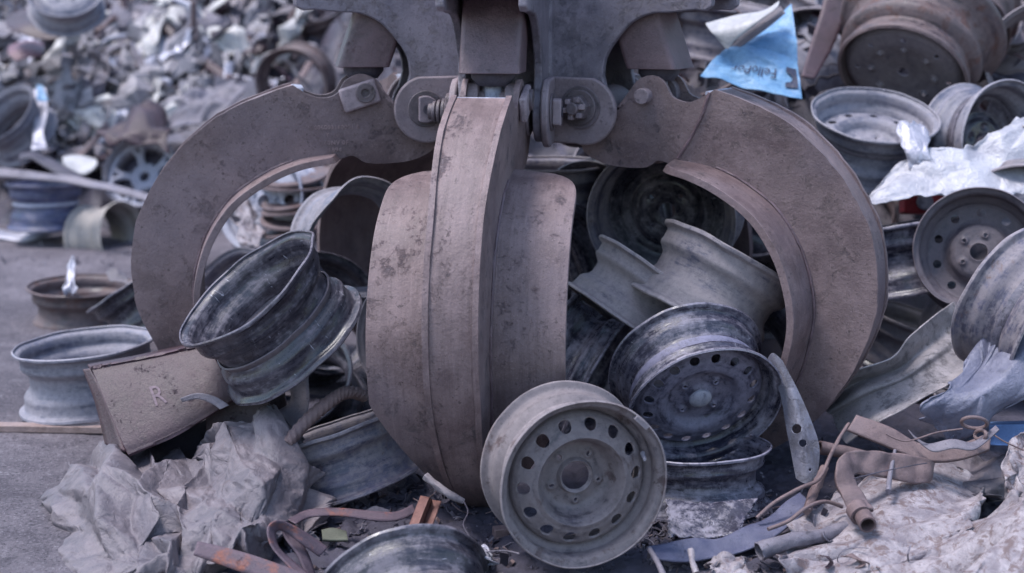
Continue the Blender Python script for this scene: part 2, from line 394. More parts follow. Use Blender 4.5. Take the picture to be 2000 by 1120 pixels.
def disc_mesh(sp, Rr, zoff, df, thick=.006, dom=False):
    prof = sp['prof']; hubr = sp['hub']; lug = [b for b in sp['bands'] if b[5]]
    vs_, fs = [], []
    lugpts = []
    for b in lug:
        for k in range(b[2]):
            a = 2 * math.pi * (k + .5) / b[2]; lugpts.append((b[3] * math.cos(a), b[3] * math.sin(a), b[4]))
    def pt(r, a):
        x, y = r * math.cos(a), r * math.sin(a); z = interp(prof, r)
        for (lx, ly, lr) in lugpts:
            q = math.hypot(x - lx, y - ly)
            if q < lr * 2.6: z += .030 * (1 - sm((q - lr * 1.1) / (lr * 1.3)))
        return df(Vector((x * Rr, y * Rr, (z * Rr) + zoff)))
    bn = [b[2] for b in sp['bands']]
    NN = next(x for x in range(96, 400) if all(x % b == 0 for b in bn))
    def plain(r1, r2, n=NN):
        st = max(1, int((r2 - r1) / .022)); base = len(vs_)
        for j in range(st + 1):
            r = r1 + (r2 - r1) * j / st
            for i in range(n): vs_.append(pt(r, 2 * math.pi * i / n))
        for j in range(st):
            for i in range(n):
                a = base + j * n + i; b = base + j * n + (i + 1) % n
                fs.append((a, b, b + n, a + n))
    def band(r1, r2, n, rc, h):
        kk = NN // n; mm = 5
        for s in range(n):
            t0 = 2 * math.pi * (s + .5) / n; wd = math.pi / n
            per = []
            for i in range(kk): per.append((-wd + 2 * wd * i / kk, r1))
            for i in range(mm): per.append((wd, r1 + (r2 - r1) * i / mm))
            for i in range(kk): per.append((wd - 2 * wd * i / kk, r2))
            for i in range(mm): per.append((-wd, r2 - (r2 - r1) * i / mm))
            L = len(per); base = len(vs_); rings = 5
            for q in range(rings + 1):
                f = q / rings
                for (ta, rr) in per:
                    u, v = ta * rc, rr - rc; l = math.hypot(u, v)
                    cu, cv = u / l * h, v / l * h
                    uu, vv = u * (1 - f) + cu * f, v * (1 - f) + cv * f
                    vs_.append(pt(rc + vv, t0 + uu / rc))
            for q in range(rings):
                for i in range(L):
                    a = base + q * L + i; b = base + q * L + (i + 1) % L
                    fs.append((a, b, b + L, a + L))
    cur = hubr
    for (r1, r2, n, rc, h, _) in sp['bands']:
        if r1 > cur: plain(cur, r1)
        band(r1, r2, n, rc, h); cur = r2
    plain(cur, sp['edge'])
    return vs_, fs
def solidify(me, t):
    bm = bmesh.new(); bm.from_mesh(me); bmesh.ops.remove_doubles(bm, verts=bm.verts, dist=2e-5)
    bmesh.ops.recalc_face_normals(bm, faces=bm.faces)
    bmesh.ops.solidify(bm, geom=list(bm.faces), thickness=t); bm.to_mesh(me); bm.free()

def wheel(label, px, py, diam, n, mat='w_dusty', style='rim', real=.416, W=.19, flip=False, roll=0, oval=.0, ov=0, dents=(), wob=.012,
          dmat=None, d=None, ns=112, shear=0, cap=False, valve=False, name=None, group='scrap wheel rims in the yard', extra=None, discz=None):
    if d is None: d = F * real / diam
    Rr = real / 2; nw = CD(n)
    loc = P(px, py, d) - nw * W / 2
    zl = -nw if flip else nw
    x = (UP - zl * UP.dot(zl)).normalized(); y = zl.cross(x)
    Mt = Matrix((x, y, zl)).transposed().to_4x4()
    Mt = Matrix.Translation(loc) @ Mt @ Matrix.Rotation(R(roll), 4, 'Z')
    seed = (px * 13 + py * 7) % 97
    df = deform(Rr, oval, ov, dents, seed, wob, shear)
    zs = W / .924
    if style == 'truck':
        pr = [(.78, .49), (.81, .47), (.815, .43), (.775, .38), (.77, .26), (.83, .21), (.875, .16), (.88, .09), (.84, .04), (.835, -.08), (.89, -.18), (.97, -.24), (1.03, -.29), (1.05, -.35), (1.02, -.40), (.97, -.42)]
        prof = closed_profile(pr, .022)
    else:
        prof = closed_profile(OUTP, .016)
    v, f = lathe(prof, ns, Rr, zs, df)
    nm = name or ('steel_rim' if style == 'rim' else 'steel_wheel')
    if style == 'rim':
        o = mesh_obj(nm, v, f, M[mat], M=Mt, ang=50)
        tag(o, label, 'wheel rim', group); return o
    root = bpy.data.objects.new(nm, None); COL.objects.link(root); root.matrix_basis = Mt; root.empty_display_size = .05
    tag(root, label, 'wheel', group)
    mesh_obj('rim', v, f, M[mat], root, Matrix.Identity(4), ang=50)
    dm = M[dmat or mat]
    if style == 'spoke':
        spokes(root, Rr, zs, dm, df); return root
    sp = DISCS[style]
    zo = (.12 * Rr * 2 * .5 if discz is None else discz)
    v, f = disc_mesh(sp, Rr, zo, df)
    me = bpy.data.meshes.new('disc'); me.from_pydata([tuple(q) for q in v], [], f); me.update(); solidify(me, .005)
    finish(me, 50); dk = link('disc', me, dm, root)
    if cap:
        pr = [(0, .06), (.06, .055), (.11, .04), (.14, .012), (.145, -.03)]
        v, f = lathe(pr, 32, Rr, Rr, lambda p: p, closed=False)
        v = [q + Vector((0, 0, zo + .12 * Rr)) for q in v]
        c = mesh_obj('hub_cap', v, f, M['w_silver'], dk, Matrix.Identity(4), merge=True)
        tag(c, 'shiny domed centre cap')
    if valve:
        a = R(valve); c = Vector((.80 * Rr * math.cos(a), .80 * Rr * math.sin(a), zs * .28)); dr = Vector((-math.cos(a) * .25, -math.sin(a) * .25, 1)).normalized()
        tube('valve_stem', [c, c + dr * .016, c + dr * .034], [.0058, .005, .0034], M['w_gray'], root, raw=True)
        a2 = R(valve + 27)
        vs_, fs = box_pts(Vector((.955 * Rr * math.cos(a2), .955 * Rr * math.sin(a2), zs * .452)), Vector((-math.sin(a2), math.cos(a2), 0)) * .02, Vector((math.cos(a2), math.sin(a2), 0)) * .0055, Vector((0, 0, .005)))
        mesh_obj('balance_weight', vs_, fs, M['w_dusty'], root, Matrix.Identity(4), bevel=.0015)
    return root
def box_pts(c, a, b, e):
    vs_ = [c + a * i + b * j + e * k for i in (-1, 1) for j in (-1, 1) for k in (-1, 1)]
    return vs_, [(0, 1, 3, 2), (4, 6, 7, 5), (0, 4, 5, 1), (2, 3, 7, 6), (0, 2, 6, 4), (1, 5, 7, 3)]
def spokes(root, Rr, zs, mat, df):
    # five Y-shaped spokes in one cast face
    vs_, fs = [], []
    def bar(a0, r0, a1, r1, w0, w1, z0, z1):
        k = 6; b = len(vs_)
        for i in range(k + 1):
            t = i / k; r = r0 + (r1 - r0) * t; a = a0 + (a1 - a0) * t; wd = w0 + (w1 - w0) * t; z = z0 + (z1 - z0) * sm(t)
            c = Vector((r * math.cos(a), r * math.sin(a), 0)); s = Vector((-math.sin(a), math.cos(a), 0))
            for (q, zz) in ((-1, -.09), (-1, -.01), (-.5, .02), (.5, .02), (1, -.01), (1, -.09)):
                p = (c + s * q * wd) * Rr; p.z = (z + zz) * Rr; vs_.append(p)
        for i in range(k):
            for j in range(6):
                fs.append((b + i * 6 + j, b + i * 6 + (j + 1) % 6, b + (i + 1) * 6 + (j + 1) % 6, b + (i + 1) * 6 + j))
    for s in range(5):
        a = 2 * math.pi * s / 5 + .3
        bar(a, .3, a, .55, .10, .085, .12, .2)
        bar(a - .02, .5, a - .22, .88, .07, .055, .2, .25); bar(a + .02, .5, a + .22, .88, .07, .055, .2, .25)
    v, f = lathe([(.14, .12), (.2, .14), (.33, .14), (.38, .10), (.38, .0), (.14, .0)], 60, Rr, Rr, lambda p: p)
    b = len(vs_); vs_ += v; fs += [tuple(i + b for i in q) for q in f]
    v, f = lathe([(.80, .26), (.9, .30), (.93, .2), (.86, .1), (.80, .14)], 80, Rr, Rr, lambda p: p)
    b = len(vs_); vs_ += v; fs += [tuple(i + b for i in q) for q in f]
    mesh_obj('spoke_face', vs_, fs, mat, root, Matrix.Identity(4))
    v, f = lathe([(.02, -.06), (.5, -.02), (.78, -.1), (.78, -.14), (.5, -.06), (.02, -.1)], 60, Rr, Rr, lambda p: p)
    mesh_obj('brake_plate', v, f, M['dark'], root, Matrix.Identity(4))

# ------------------------------------------------------------------ generic shapes
def cr(p0, p1, p2, p3, t):
    return .5 * ((2 * p1) + (p2 - p0) * t + (2 * p0 - 5 * p1 + 4 * p2 - p3) * t * t + (3 * p1 - p0 - 3 * p2 + p3) * t ** 3)
def spl(pts, t, linear=False):
    n = len(pts) - 1; x = min(max(t, 0), 1) * n; i = min(int(x), n - 1); f = x - i
    if linear or n == 1: return pts[i] * (1 - f) + pts[i + 1] * f
    g = lambda k: pts[max(0, min(n, k))]
    return cr(g(i - 1), g(i), g(i + 1), g(i + 2), f)
class Surf:
    def __init__(s, grid, amp=0, freq=6, seed=0, linear=False, rag=0, crumple=True):
        s.g = [[P(*q) for q in row] for row in grid]; s.amp = amp; s.fr = freq; s.seed = seed; s.lin = linear; s.rag = rag; s.cr = crumple
    def base(s, u, v): return spl([spl(r, u, s.lin) for r in s.g], v, s.lin)
    def at(s, u, v, off=0):
        if s.rag:
            e = s.rag
            uu = u + e * nz((u * 3, v * 13, 1), s.seed) * (1 if True else 0) * abs(2 * u - 1) ** 2
            vv = v + e * nz((u * 13, v * 3, 5), s.seed) * abs(2 * v - 1) ** 2
        else: uu, vv = u, v
        p = s.base(uu, vv)
        if s.amp or off:
            h = .01
            du = s.base(min(uu + h, 1), vv) - s.base(max(uu - h, 0), vv); dv = s.base(uu, min(vv + h, 1)) - s.base(uu, max(vv - h, 0))
            nn = du.cross(dv)
            nn = nn.normalized() if nn.length > 1e-12 else -FW
            if nn.dot(FW) > 0: nn = -nn
            k = crum(p * s.fr, s.seed) if s.cr else nz(p * s.fr, s.seed)
            p = p + nn * (s.amp * k + off)
            if s.cr and s.amp > .012:
                t_ = du.normalized(); p = p + t_ * s.amp * .55 * crum(p * s.fr + Vector((7, 3, 1)), s.seed)
        return p
def patch(name, label, cat, surf, nu, nv, mat, thick=.002, group=None, parent=None, ang=60, kind=None):
    vs_ = [surf.at(i / nu, j / nv) for j in range(nv + 1) for i in range(nu + 1)]
    fs = [(j * (nu + 1) + i, j * (nu + 1) + i + 1, (j + 1) * (nu + 1) + i + 1, (j + 1) * (nu + 1) + i) for j in range(nv) for i in range(nu)]
    M_ = None
    if parent is None:
        c = sum(vs_, Vector()) / len(vs_); c.z = min(v.z for v in vs_)
        vs_ = [v - c for v in vs_]; M_ = Matrix.Translation(c)
    me = bpy.data.meshes.new(name); me.from_pydata([tuple(q) for q in vs_], [], fs); me.update(); finish(me, min(ang, 24) if surf.cr and surf.amp > .006 else ang)
    o = link(name, me, M[mat], parent, M_)
    if parent is not None:
        o.matrix_basis = Matrix.Translation(-parent.location)
    so = o.modifiers.new('s', 'SOLIDIFY'); so.thickness = thick; so.offset = 0
    tag(o, label, cat, group, kind); return o
from mathutils.geometry import delaunay_2d_cdt
def facet(name, label, cat, surf, n0, n1, mat, thick=.0015, group=None, amp=.03, an=1.0, seed=0, tang=.5, edge=.010, soft=1):
    """crumpled sheet: flat facets meeting in sharp creases, at two scales"""
    r = random.Random(seed * 7 + n0)
    def pts_(n):
        P_ = []; k = 0
        for t in range(n):                     # best-candidate sampling
            best = None; bd = -1
            for c in range(5):
                q = (r.random(), r.random())
                dm = min([((q[0] - o[0]) * an) ** 2 + (q[1] - o[1]) ** 2 for o in P_[-250:]] or [9])
                if dm > bd: bd, best = dm, q
            P_.append(best)
        m = max(3, int(math.sqrt(n)))
        for i in range(m):
            t = i / m; P_ += [(t, 0), (1, t), (1 - t, 1), (0, 1 - t)]
        return P_
    A = pts_(n0)
    tri0 = delaunay_2d_cdt([Vector((p[0] * an, p[1])) for p in A], [], [], 0, 1e-6)
    va = [(p.x / an, p.y) for p in tri0[0]]; fa = tri0[2]; ea = tri0[1]
    dA = [Vector((r.gauss(0, tang), r.gauss(0, tang), r.choice((-1, 1)) * r.uniform(.3, 1.0))) * amp for _ in va]
    def ip(u, v):
        for f in fa:
            (x1, y1), (x2, y2), (x3, y3) = va[f[0]], va[f[1]], va[f[2]]
            dn = (y2 - y3) * (x1 - x3) + (x3 - x2) * (y1 - y3)
            if abs(dn) < 1e-12: continue
            a = ((y2 - y3) * (u - x3) + (x3 - x2) * (v - y3)) / dn; b = ((y3 - y1) * (u - x3) + (x1 - x3) * (v - y3)) / dn
            if a > -1e-4 and b > -1e-4 and a + b < 1.0001: return dA[f[0]] * a + dA[f[1]] * b + dA[f[2]] * (1 - a - b)
        return Vector((0, 0, 0))
    B = list(va); edges = []
    for (i, j) in ea:
        l = math.hypot((va[i][0] - va[j][0]) * an, va[i][1] - va[j][1]); k = max(1, int(l * math.sqrt(n1) * .8)); prev = i
        for t in range(1, k):
            B.append((va[i][0] + (va[j][0] - va[i][0]) * t / k, va[i][1] + (va[j][1] - va[i][1]) * t / k)); edges.append((prev, len(B) - 1)); prev = len(B) - 1
        edges.append((prev, j))
    nb = len(B)
    B += pts_(n1)
    T = delaunay_2d_cdt([Vector((p[0] * an, p[1])) for p in B], edges, [], 0, 1e-6)
    vs_ = []
    fam = amp * math.sqrt(n0 / max(1, n1)) * .42
    for i, p in enumerate(T[0]):
        u, v = p.x / an, p.y; u = min(1, max(0, u)); v = min(1, max(0, v))
        h = .01; c = surf.base(u, v)
        du = surf.base(min(u + h, 1), v) - surf.base(max(u - h, 0), v); dv = surf.base(u, min(v + h, 1)) - surf.base(u, max(v - h, 0))
        nn = du.cross(dv); nn = nn.normalized() if nn.length > 1e-12 else -FW
        if nn.dot(FW) > 0: nn = -nn
        du.normalize(); dv.normalize(); d = ip(u, v)
        f = T[3][i] and T[3][i][0] < nb
        e = Vector((r.gauss(0, .5), r.gauss(0, .5), r.gauss(0, .35 if f else 1.0))) * fam
        if u < .001 or u > .999: d = d + Vector((r.gauss(0, edge) * 1.0, 0, 0))
        if v < .001 or v > .999: d = d + Vector((0, r.gauss(0, edge), 0))
        vs_.append(c + du * (d.x + e.x) + dv * (d.y + e.y) + nn * (d.z + e.z))
    fs = [tuple(f) for f in T[2]]
    c = sum(vs_, Vector()) / len(vs_); c.z = min(v.z for v in vs_)
    me = bpy.data.meshes.new(name); me.from_pydata([tuple(v - c) for v in vs_], [], fs); me.update()
    bm = bmesh.new(); bm.from_mesh(me); bmesh.ops.recalc_face_normals(bm, faces=bm.faces); bm.to_mesh(me); bm.free()
    finish(me, 180 if soft else 20)
    o = link(name, me, M[mat], None, Matrix.Translation(c))
    if soft: ss = o.modifiers.new('u', 'SUBSURF'); ss.levels = soft; ss.render_levels = soft
    so = o.modifiers.new('s', 'SOLIDIFY'); so.thickness = thick; so.offset = 0
    tag(o, label, cat, group); return o
def frames(pts):
    out = []; prev = None
    for i, p in enumerate(pts):
        t = (pts[min(i + 1, len(pts) - 1)] - pts[max(i - 1, 0)]).normalized()
        if prev is None:
            a = Vector((0, 0, 1)) if abs(t.z) < .9 else Vector((1, 0, 0))
            nrm = (a - t * a.dot(t)).normalized()
        else: nrm = (prev - t * prev.dot(t)).normalized()
        prev = nrm; out.append((p, t, nrm, t.cross(nrm)))
    return out
def tube(name, pts, radii, mat, parent=None, sub=5, ns=12, hollow=0, label=None, cat=None, raw=False, group=None, twist=None, noisy=0, linear=False):
    if not raw: pts = [P(*q) for q in pts]
    if isinstance(radii, (int, float)): radii = [radii] * len(pts)
    n = (len(pts) - 1) * sub
    pp = [spl(pts, i / n, linear) for i in range(n + 1)]
    rr = [radii[min(int(i / n * (len(pts) - 1)), len(pts) - 2)] * (1 - (i / n * (len(pts) - 1)) % 1 if i < n else 0) + radii[min(int(i / n * (len(pts) - 1)) + 1, len(pts) - 1)] * ((i / n * (len(pts) - 1)) % 1 if i < n else 1) for i in range(n + 1)]
    vs_, fs = [], []
    for i, (p, t, a, b) in enumerate(frames(pp)):
        for k in range(ns):
            th = 2 * math.pi * k / ns; r = rr[i]
            if twist: r *= 1 + .16 * math.sin(2 * th + i * twist) ** 2 * 1.6
            if noisy: r *= 1 + noisy * nz((p.x * 60, p.y * 60, p.z * 60 + k), 3)
            vs_.append(p + (a * math.cos(th) + b * math.sin(th)) * r)
    for i in range(n):
        for k in range(ns):
            fs.append((i * ns + k, i * ns + (k + 1) % ns, (i + 1) * ns + (k + 1) % ns, (i + 1) * ns + k))
    if hollow:
        base = len(vs_)
        for i, (p, t, a, b) in enumerate(frames(pp)):
            for k in range(ns):
                th = 2 * math.pi * k / ns; vs_.append(p + (a * math.cos(th) + b * math.sin(th)) * max(.0005, rr[i] - hollow))
        for i in range(n):
            for k in range(ns):
                fs.append((base + i * ns + k, base + (i + 1) * ns + k, base + (i + 1) * ns + (k + 1) % ns, base + i * ns + (k + 1) % ns))
        for i in (0, n):
            for k in range(ns): fs.append((i * ns + k, i * ns + (k + 1) % ns, base + i * ns + (k + 1) % ns, base + i * ns + k))
    else:
        fs.append(tuple(range(ns))); fs.append(tuple(n * ns + k for k in range(ns)))
    Mi = None
    if parent is not None: Mi = Matrix.Identity(4)
    o = mesh_obj(name, vs_, fs, mat, parent, Mi, ang=45)
    return tag(o, label, cat, group)
def strap(name, label, edge_a, edge_b, mat, thick=.003, cat='metal strip', seg=10, amp=0, group=None, linear=False, nv=4, freq=8):
    s = Surf([edge_a, edge_b], amp=amp, freq=freq, seed=len(edge_a) + edge_a[0][0], linear=linear, crumple=False)
    return patch(name, label, cat, s, seg * (len(edge_a) - 1), nv, mat, thick, group)

# ------------------------------------------------------------------ grapple
HUBX, HUBY = .012, 4.095
grapple = empty('scrap_grapple', (HUBX, HUBY, 0))
tag(grapple, 'big rusty five-tined scrap grapple closing over the wheel rims in the middle', 'grapple')
def rotm(az): return Matrix.Rotation(R(az - 90), 4, 'Z')
OUT = [(.60, -.06), (.70, -.01), (.80, .055), (.90, .135), (.975, .235), (1.03, .345), (1.062, .45), (1.064, .56), (1.045, .66), (1.0, .75), (.93, .845), (.84, .925), (.74, .98), (.62, 1.022)]
NOTCH = [(.62, 1.022), (.585, .998), (.545, .986), (.503, .998), (.478, 1.036), (.436, 1.052), (.393, 1.030), (.372, .982), (.34, .965), (.27, 1.02)]
INN = [(.56, -.04), (.64, .0), (.72, .07), (.79, .16), (.845, .257), (.872, .35), (.884, .44), (.872, .525), (.838, .617), (.775, .705), (.685, .768), (.60, .802), (.50, .815)]
INN2 = [(.50, .815), (.463, .825), (.42, .803), (.318, .806), (.252, .832), (.23, .87), (.2, .93)]
def V2(l): return [Vector((a, b)) for a, b in l]
def hwid(z): return .044 + .019 * sm((z + .02) / .4) + .012 * sm((z - .75) / .25)
def build_tine(az, sc=1.0, label=None, near=1):
    A, B = 64, 26
    o_ = [spl(V2(OUT), i / A) for i in range(A + 1)] + [spl(V2(NOTCH), i / B, False) for i in range(1, B + 1)]
    i_ = [spl(V2(INN), i / A) for i in range(A + 1)] + [spl(V2(INN2), i / B) for i in range(1, B + 1)]
    o_ = [Vector((p.x * sc, p.y)) for p in o_]; i_ = [Vector((p.x * sc, p.y)) for p in i_]
    n = len(o_); vs_, fs = [], []; K = 7
    rx = random.Random(int(az) + 500)
    for s in (-1, 1):
        for lay in (0, 1):
            base = len(vs_)
            for k in range(n):
                for q in range(K):
                    t = q / (K - 1); p = o_[k] * (1 - t) + i_[k] * t
                    if q == 0: p = p + (o_[k] - i_[k]).normalized() * .004 * nz((p.x * 25, p.y * 25, az), 2)
                    h = hwid(p.y); y = s * (h - .014 * lay)
                    vs_.append((p.x, y, p.y))
            for k in range(n - 1):
                for q in range(K - 1):
                    a = base + k * K + q; fs.append((a, a + 1, a + K + 1, a + K))
        b0 = len(vs_) - 2 * n * K; b1 = len(vs_) - n * K
        for k in range(n - 1):
            for q in (0, K - 1):
                fs.append((b0 + k * K + q, b0 + (k + 1) * K + q, b1 + (k + 1) * K + q, b1 + k * K + q))
        for q in range(K - 1):
            for k in (0, n - 1):
                fs.append((b0 + k * K + q, b0 + k * K + q + 1, b1 + k * K + q + 1, b1 + k * K + q))
    t = mesh_obj('tine', vs_, fs, M['tine'], grapple, rotm(az), ang=35, bevel=.0025)
    if label: tag(t, label)
    I = Matrix.Identity(4)
    # outer rib skin, set in from the plate edges
    vs_, fs = [], []
    for k in range(A + 1):
        p = o_[k]; q = p + (i_[k] - p).normalized() * .011; h = hwid(p.y) - .004
        for j in range(9):
            yy = -h + 2 * h * j / 8
            e = (i_[k] - p).normalized() * (.0015 * nz((p.x * 9, yy * 20, p.y * 9), 8))
            vs_.append((q.x + e.x, yy, q.y + e.y))
    for k in range(A):
        for j in range(8): a = k * 9 + j; fs.append((a, a + 1, a + 10, a + 9))
    skin = mesh_obj('rib_skin', vs_, fs, M['tine'], t, I)
    m_ = skin.modifiers.new('s', 'SOLIDIFY'); m_.thickness = .01; m_.offset = 0
    v, f = box_pts(Vector((.607 * sc, 0, 1.006)), Vector((.016, 0, .002)), Vector((0, .070, 0)), Vector((-.001, 0, .010)))
    mesh_obj('end_cap', v, f, M['rod'], t, I, bevel=.004)
    # weld beads on the plate edges
    # shell plate
    vs_, fs = [], []; W2 = 20
    WD, BE = (.172, -.003) if az == -80 else ((.215, -.012) if az == 63 else (.236, -.020))
    for k in range(A + 1):
        p = i_[k]; t_ = k / A
        wdt = WD
        top = (A - k) / A
        if top < .17: wdt = .066 + (WD - .066) * max(0, 1 - (1 - top / .17) ** 3.2) ** (1 / 2.6)
        if p.y < .30: wdt = .03 + (WD - .03) * max(0, (p.y + .03) / .33) ** .85
        nr = (o_[k] - i_[k]).normalized()
        for lay in (0, 1):
            for j in range(W2 + 1):
                y = -wdt + 2 * wdt * j / W2
                bend = BE * (y / .236) ** 2
                q = p + nr * (.020 * lay + bend)
                vs_.append((q.x, y, q.y))
    row = 2 * (W2 + 1)
    for k in range(A):
        for lay in (0, 1):
            for j in range(W2):
                a = k * row + lay * (W2 + 1) + j; fs.append((a, a + 1, a + row + 1, a + row))
        for j in (0, W2):
            a = k * row + j; b = a + W2 + 1; fs.append((a, b, b + row, a + row))
    for k in (0, A):
        for j in range(W2):
            a = k * row + j; fs.append((a, a + 1, a + W2 + 2, a + W2 + 1))
    mesh_obj('shell_plate', vs_, fs, M['tine'], t, I, ang=35, bevel=.004)
    for sg in (-1, 1):
        bp = [Vector((i_[k].x + (o_[k] - i_[k]).normalized().x * .022, sg * (hwid(i_[k].y) + .002), i_[k].y + (o_[k] - i_[k]).normalized().y * .022)) for k in range(4, A - 5, 2)]
        tube('weld_bead', bp, .0040, M['cover'], t, sub=3, ns=8, raw=True, noisy=.6)
    if az == 63:
        wl = [Vector((.605, -hwid(1.0) - .001, 1.012)), Vector((.585, -hwid(.96) - .001, .95)), Vector((.555, -hwid(.9) - .001, .89)), Vector((.52, -hwid(.84) - .001, .835))]
        tube('weld_bead', wl, .0045, M['cover'], t, sub=8, ns=8, raw=True, noisy=.5)
    # knuckle between hub brackets
    v, f = cyl_y(.275, .955, -.078, .078, .062, 40)
    mesh_obj('knuckle', v, f, M['boss'], t, I, ang=30, bevel=.004)
    # cylinder pin with its lock plate
    s = near
    if az == 63:
        v, f = cyl_y(.425, .998, -.105, .105, .021, 28)
        mesh_obj('cylinder_pin', v, f, M['boss'], t, I, bevel=.002)
    else:
        v, f = cyl_y(.430, .998, -.085, .085, .024, 28); pin = mesh_obj('cylinder_pin', v, f, M['boss'], t, I, bevel=.002)
        v, f = box_pts(Vector((.452, s * .086, .992)), Vector((.050, 0, -.016)), Vector((0, .010, 0)), Vector((.010, 0, .032)))
        mesh_obj('lock_plate', v, f, M['boss'], t, I, bevel=.007)
        v, f = ring_y(.437, 1.0, s * .094, s * .104, .027, .011); mesh_obj('washer', v, f, M['nut'], t, I, bevel=.0015)
    return t
def cyl_y(cx, cz, y0, y1, r, ns=32):
    vs_, fs = [], []
    for y in (y0, y1):
        for k in range(ns):
            a = 2 * math.pi * k / ns; vs_.append((cx + r * math.cos(a), y, cz + r * math.sin(a)))
    for k in range(ns): fs.append((k, (k + 1) % ns, ns + (k + 1) % ns, ns + k))
    fs.append(tuple(range(ns))); fs.append(tuple(range(ns, 2 * ns))); return vs_, fs
def ring_y(cx, cz, y0, y1, r, r2, ns=36, m=1):
    vs_, fs = [], []
    for k in range(ns):
        a = 2 * math.pi * k / ns
        for (rr, y) in ((r, y0), (r, y1), (r2, y1), (r2, y0)):
            vs_.append((cx + rr * math.cos(a), y, cz + rr * math.sin(a)))
    for k in range(ns):
        for j in range(4): fs.append((k * 4 + j, k * 4 + (j + 1) % 4, ((k + 1) % ns) * 4 + (j + 1) % 4, ((k + 1) % ns) * 4 + j))
    # dark back plate closing the bore
    b = len(vs_); yb = y0 + (y1 - y0) * .25
    for k in range(ns):
        a = 2 * math.pi * k / ns; vs_.append((cx + r2 * math.cos(a), yb, cz + r2 * math.sin(a)))
    fs.append(tuple(range(b, b + ns)))
    return vs_, fs
def prism_y(poly, y0, y1):
    n = len(poly); vs_ = [(a, y0, b) for a, b in poly] + [(a, y1, b) for a, b in poly]
    return vs_, [tuple(range(n)), tuple(range(n, 2 * n))] + [(k, (k + 1) % n, n + (k + 1) % n, n + k) for k in range(n)]
def arc(cx, cz, r, a0, a1, n): return [(cx + r * math.cos(R(a0 + (a1 - a0) * i / n)), cz + r * math.sin(R(a0 + (a1 - a0) * i / n))) for i in range(n + 1)]
def build_arm(az, near):
    archc = [tuple(spl(V2([(.575, 1.224), (.50, 1.217), (.45, 1.214), (.395, 1.19), (.35, 1.142), (.322, 1.095), (.316, 1.05)]), i / 18)) for i in range(19)]
    poly = [(.04, 1.75), (.62, 1.75), (.62, 1.235), (.60, 1.222)] + archc + arc(.27, .955, .078, 42, -110, 16) + [(.15, .885), (.04, .90)]
    out = []
    v, f = prism_y(poly, -.112, -.090); a = mesh_obj('arm_bracket', v, f, M['frame'], grapple, rotm(az), ang=30, bevel=.004)
    I = Matrix.Identity(4)
    v, f = prism_y(poly, .090, .112); mesh_obj('cheek_plate', v, f, M['frame'], a, I, ang=30, bevel=.004)
    v, f = prism_y([(.02, 1.3), (.12, 1.3), (.12, .92), (.02, .90)], -.09, .09); mesh_obj('web', v, f, M['frame'], a, I)
    # top plate above cylinder
    v, f = prism_y([(.10, 1.252), (.605, 1.252), (.605, 1.60), (.10, 1.60)], -.088, .088); mesh_obj('top_box', v, f, M['frame'], a, I, bevel=.003)
    bp = arc(.27, .955, .092, 75, -105, 22) + [(.15, .866), (.13, .90), (.13, 1.035), (.15, 1.046)]
    for s in (-1, 1):
        v, f = prism_y(bp, s * .1125, s * .132); mesh_obj('boss_plate', v, f, M['boss'], a, I, ang=30, bevel=.005)
    s = near
    if az == 63:
        v, f = ring_y(.262, .965, s * .132, s * .139, .058, .03); mesh_obj('washer', v, f, M['nut'], a, I, bevel=.002)
        v, f = ring_y(.262, .965, s * .139, s * .146, .048, .03); mesh_obj('washer', v, f, M['nut'], a, I, bevel=.002)
        hexp = [(.262 + .036 * math.cos(R(60 * k + 12)), .965 + .036 * math.sin(R(60 * k + 12))) for k in range(6)]
        v, f = prism_y(hexp, s * .140, s * .172); nu = mesh_obj('nut', v, f, M['nut'], a, I, ang=25, bevel=.003)
        for k in range(6):
            aa = R(60 * k + 12); v, f = box_pts(Vector((.262 + .024 * math.cos(aa), s * .178, .965 + .024 * math.sin(aa))), Vector((.007, 0, 0)), Vector((0, .008, 0)), Vector((0, 0, .007)))
            mesh_obj('castle_lug', v, f, M['boss'], nu, I, bevel=.002)
        v, f = cyl_y(.262, .965, s * .15, s * .195, .017); mesh_obj('stud', v, f, M['nut'], a, I, bevel=.003)
    else:
        v, f = ring_y(.275, .957, s * .132, s * .137, .050, .012); mesh_obj('washer', v, f, M['nut'], a, I, bevel=.002)
        cap_ = arc(.278, .957, .037, 60, 300, 22)
        v, f = prism_y(cap_, s * .137, s * .160); mesh_obj('pin_head', v, f, M['boss'], a, I, ang=30, bevel=.003)
        v, f = ring_y(.272, .957, s * .160, s * .162, .014, .009); mesh_obj('bore', v, f, M['dark'], a, I)
        v, f = cyl_y(.275, .955, -s * .131, -s * .150, .05); mesh_obj('washer', v, f, M['nut'], a, I, bevel=.002)
        v, f = cyl_y(.275, .955, -s * .150, -s * .20, .022); mesh_obj('stud', v, f, M['nut'], a, I, bevel=.002)
        for q in range(3):
            v, f = cyl_y(.275, .955, -s * (.153 + .013 * q), -s * (.162 + .013 * q), .036 - .004 * q); mesh_obj('nut', v, f, M['nut'], a, I, ang=30, bevel=.002)
    # cylinder cover, rod
    sl = .055
    def cp(x, y, z): return (x - sl * (z - 1.07) / .15, y, z)
    vs_, fs = [], []
    for lay, e in ((0, 0), (1, .012)):
        for z in (1.068, 1.40):
            for (sx, sy) in ((-1, -1), (1, -1), (1, 1), (-1, 1)):
                for q in range(4):
                    aa = math.atan2(sy, sx) + R(-45 + 30 * q); r = .016
                    vs_.append(cp(.438 + sx * (.056 - e) + r * math.cos(aa), sy * (.062 - e) + r * math.sin(aa), z))
    for lay in (0, 1):
        b = lay * 32
        for k in range(16): fs.append((b + k, b + (k + 1) % 16, b + 16 + (k + 1) % 16, b + 16 + k))
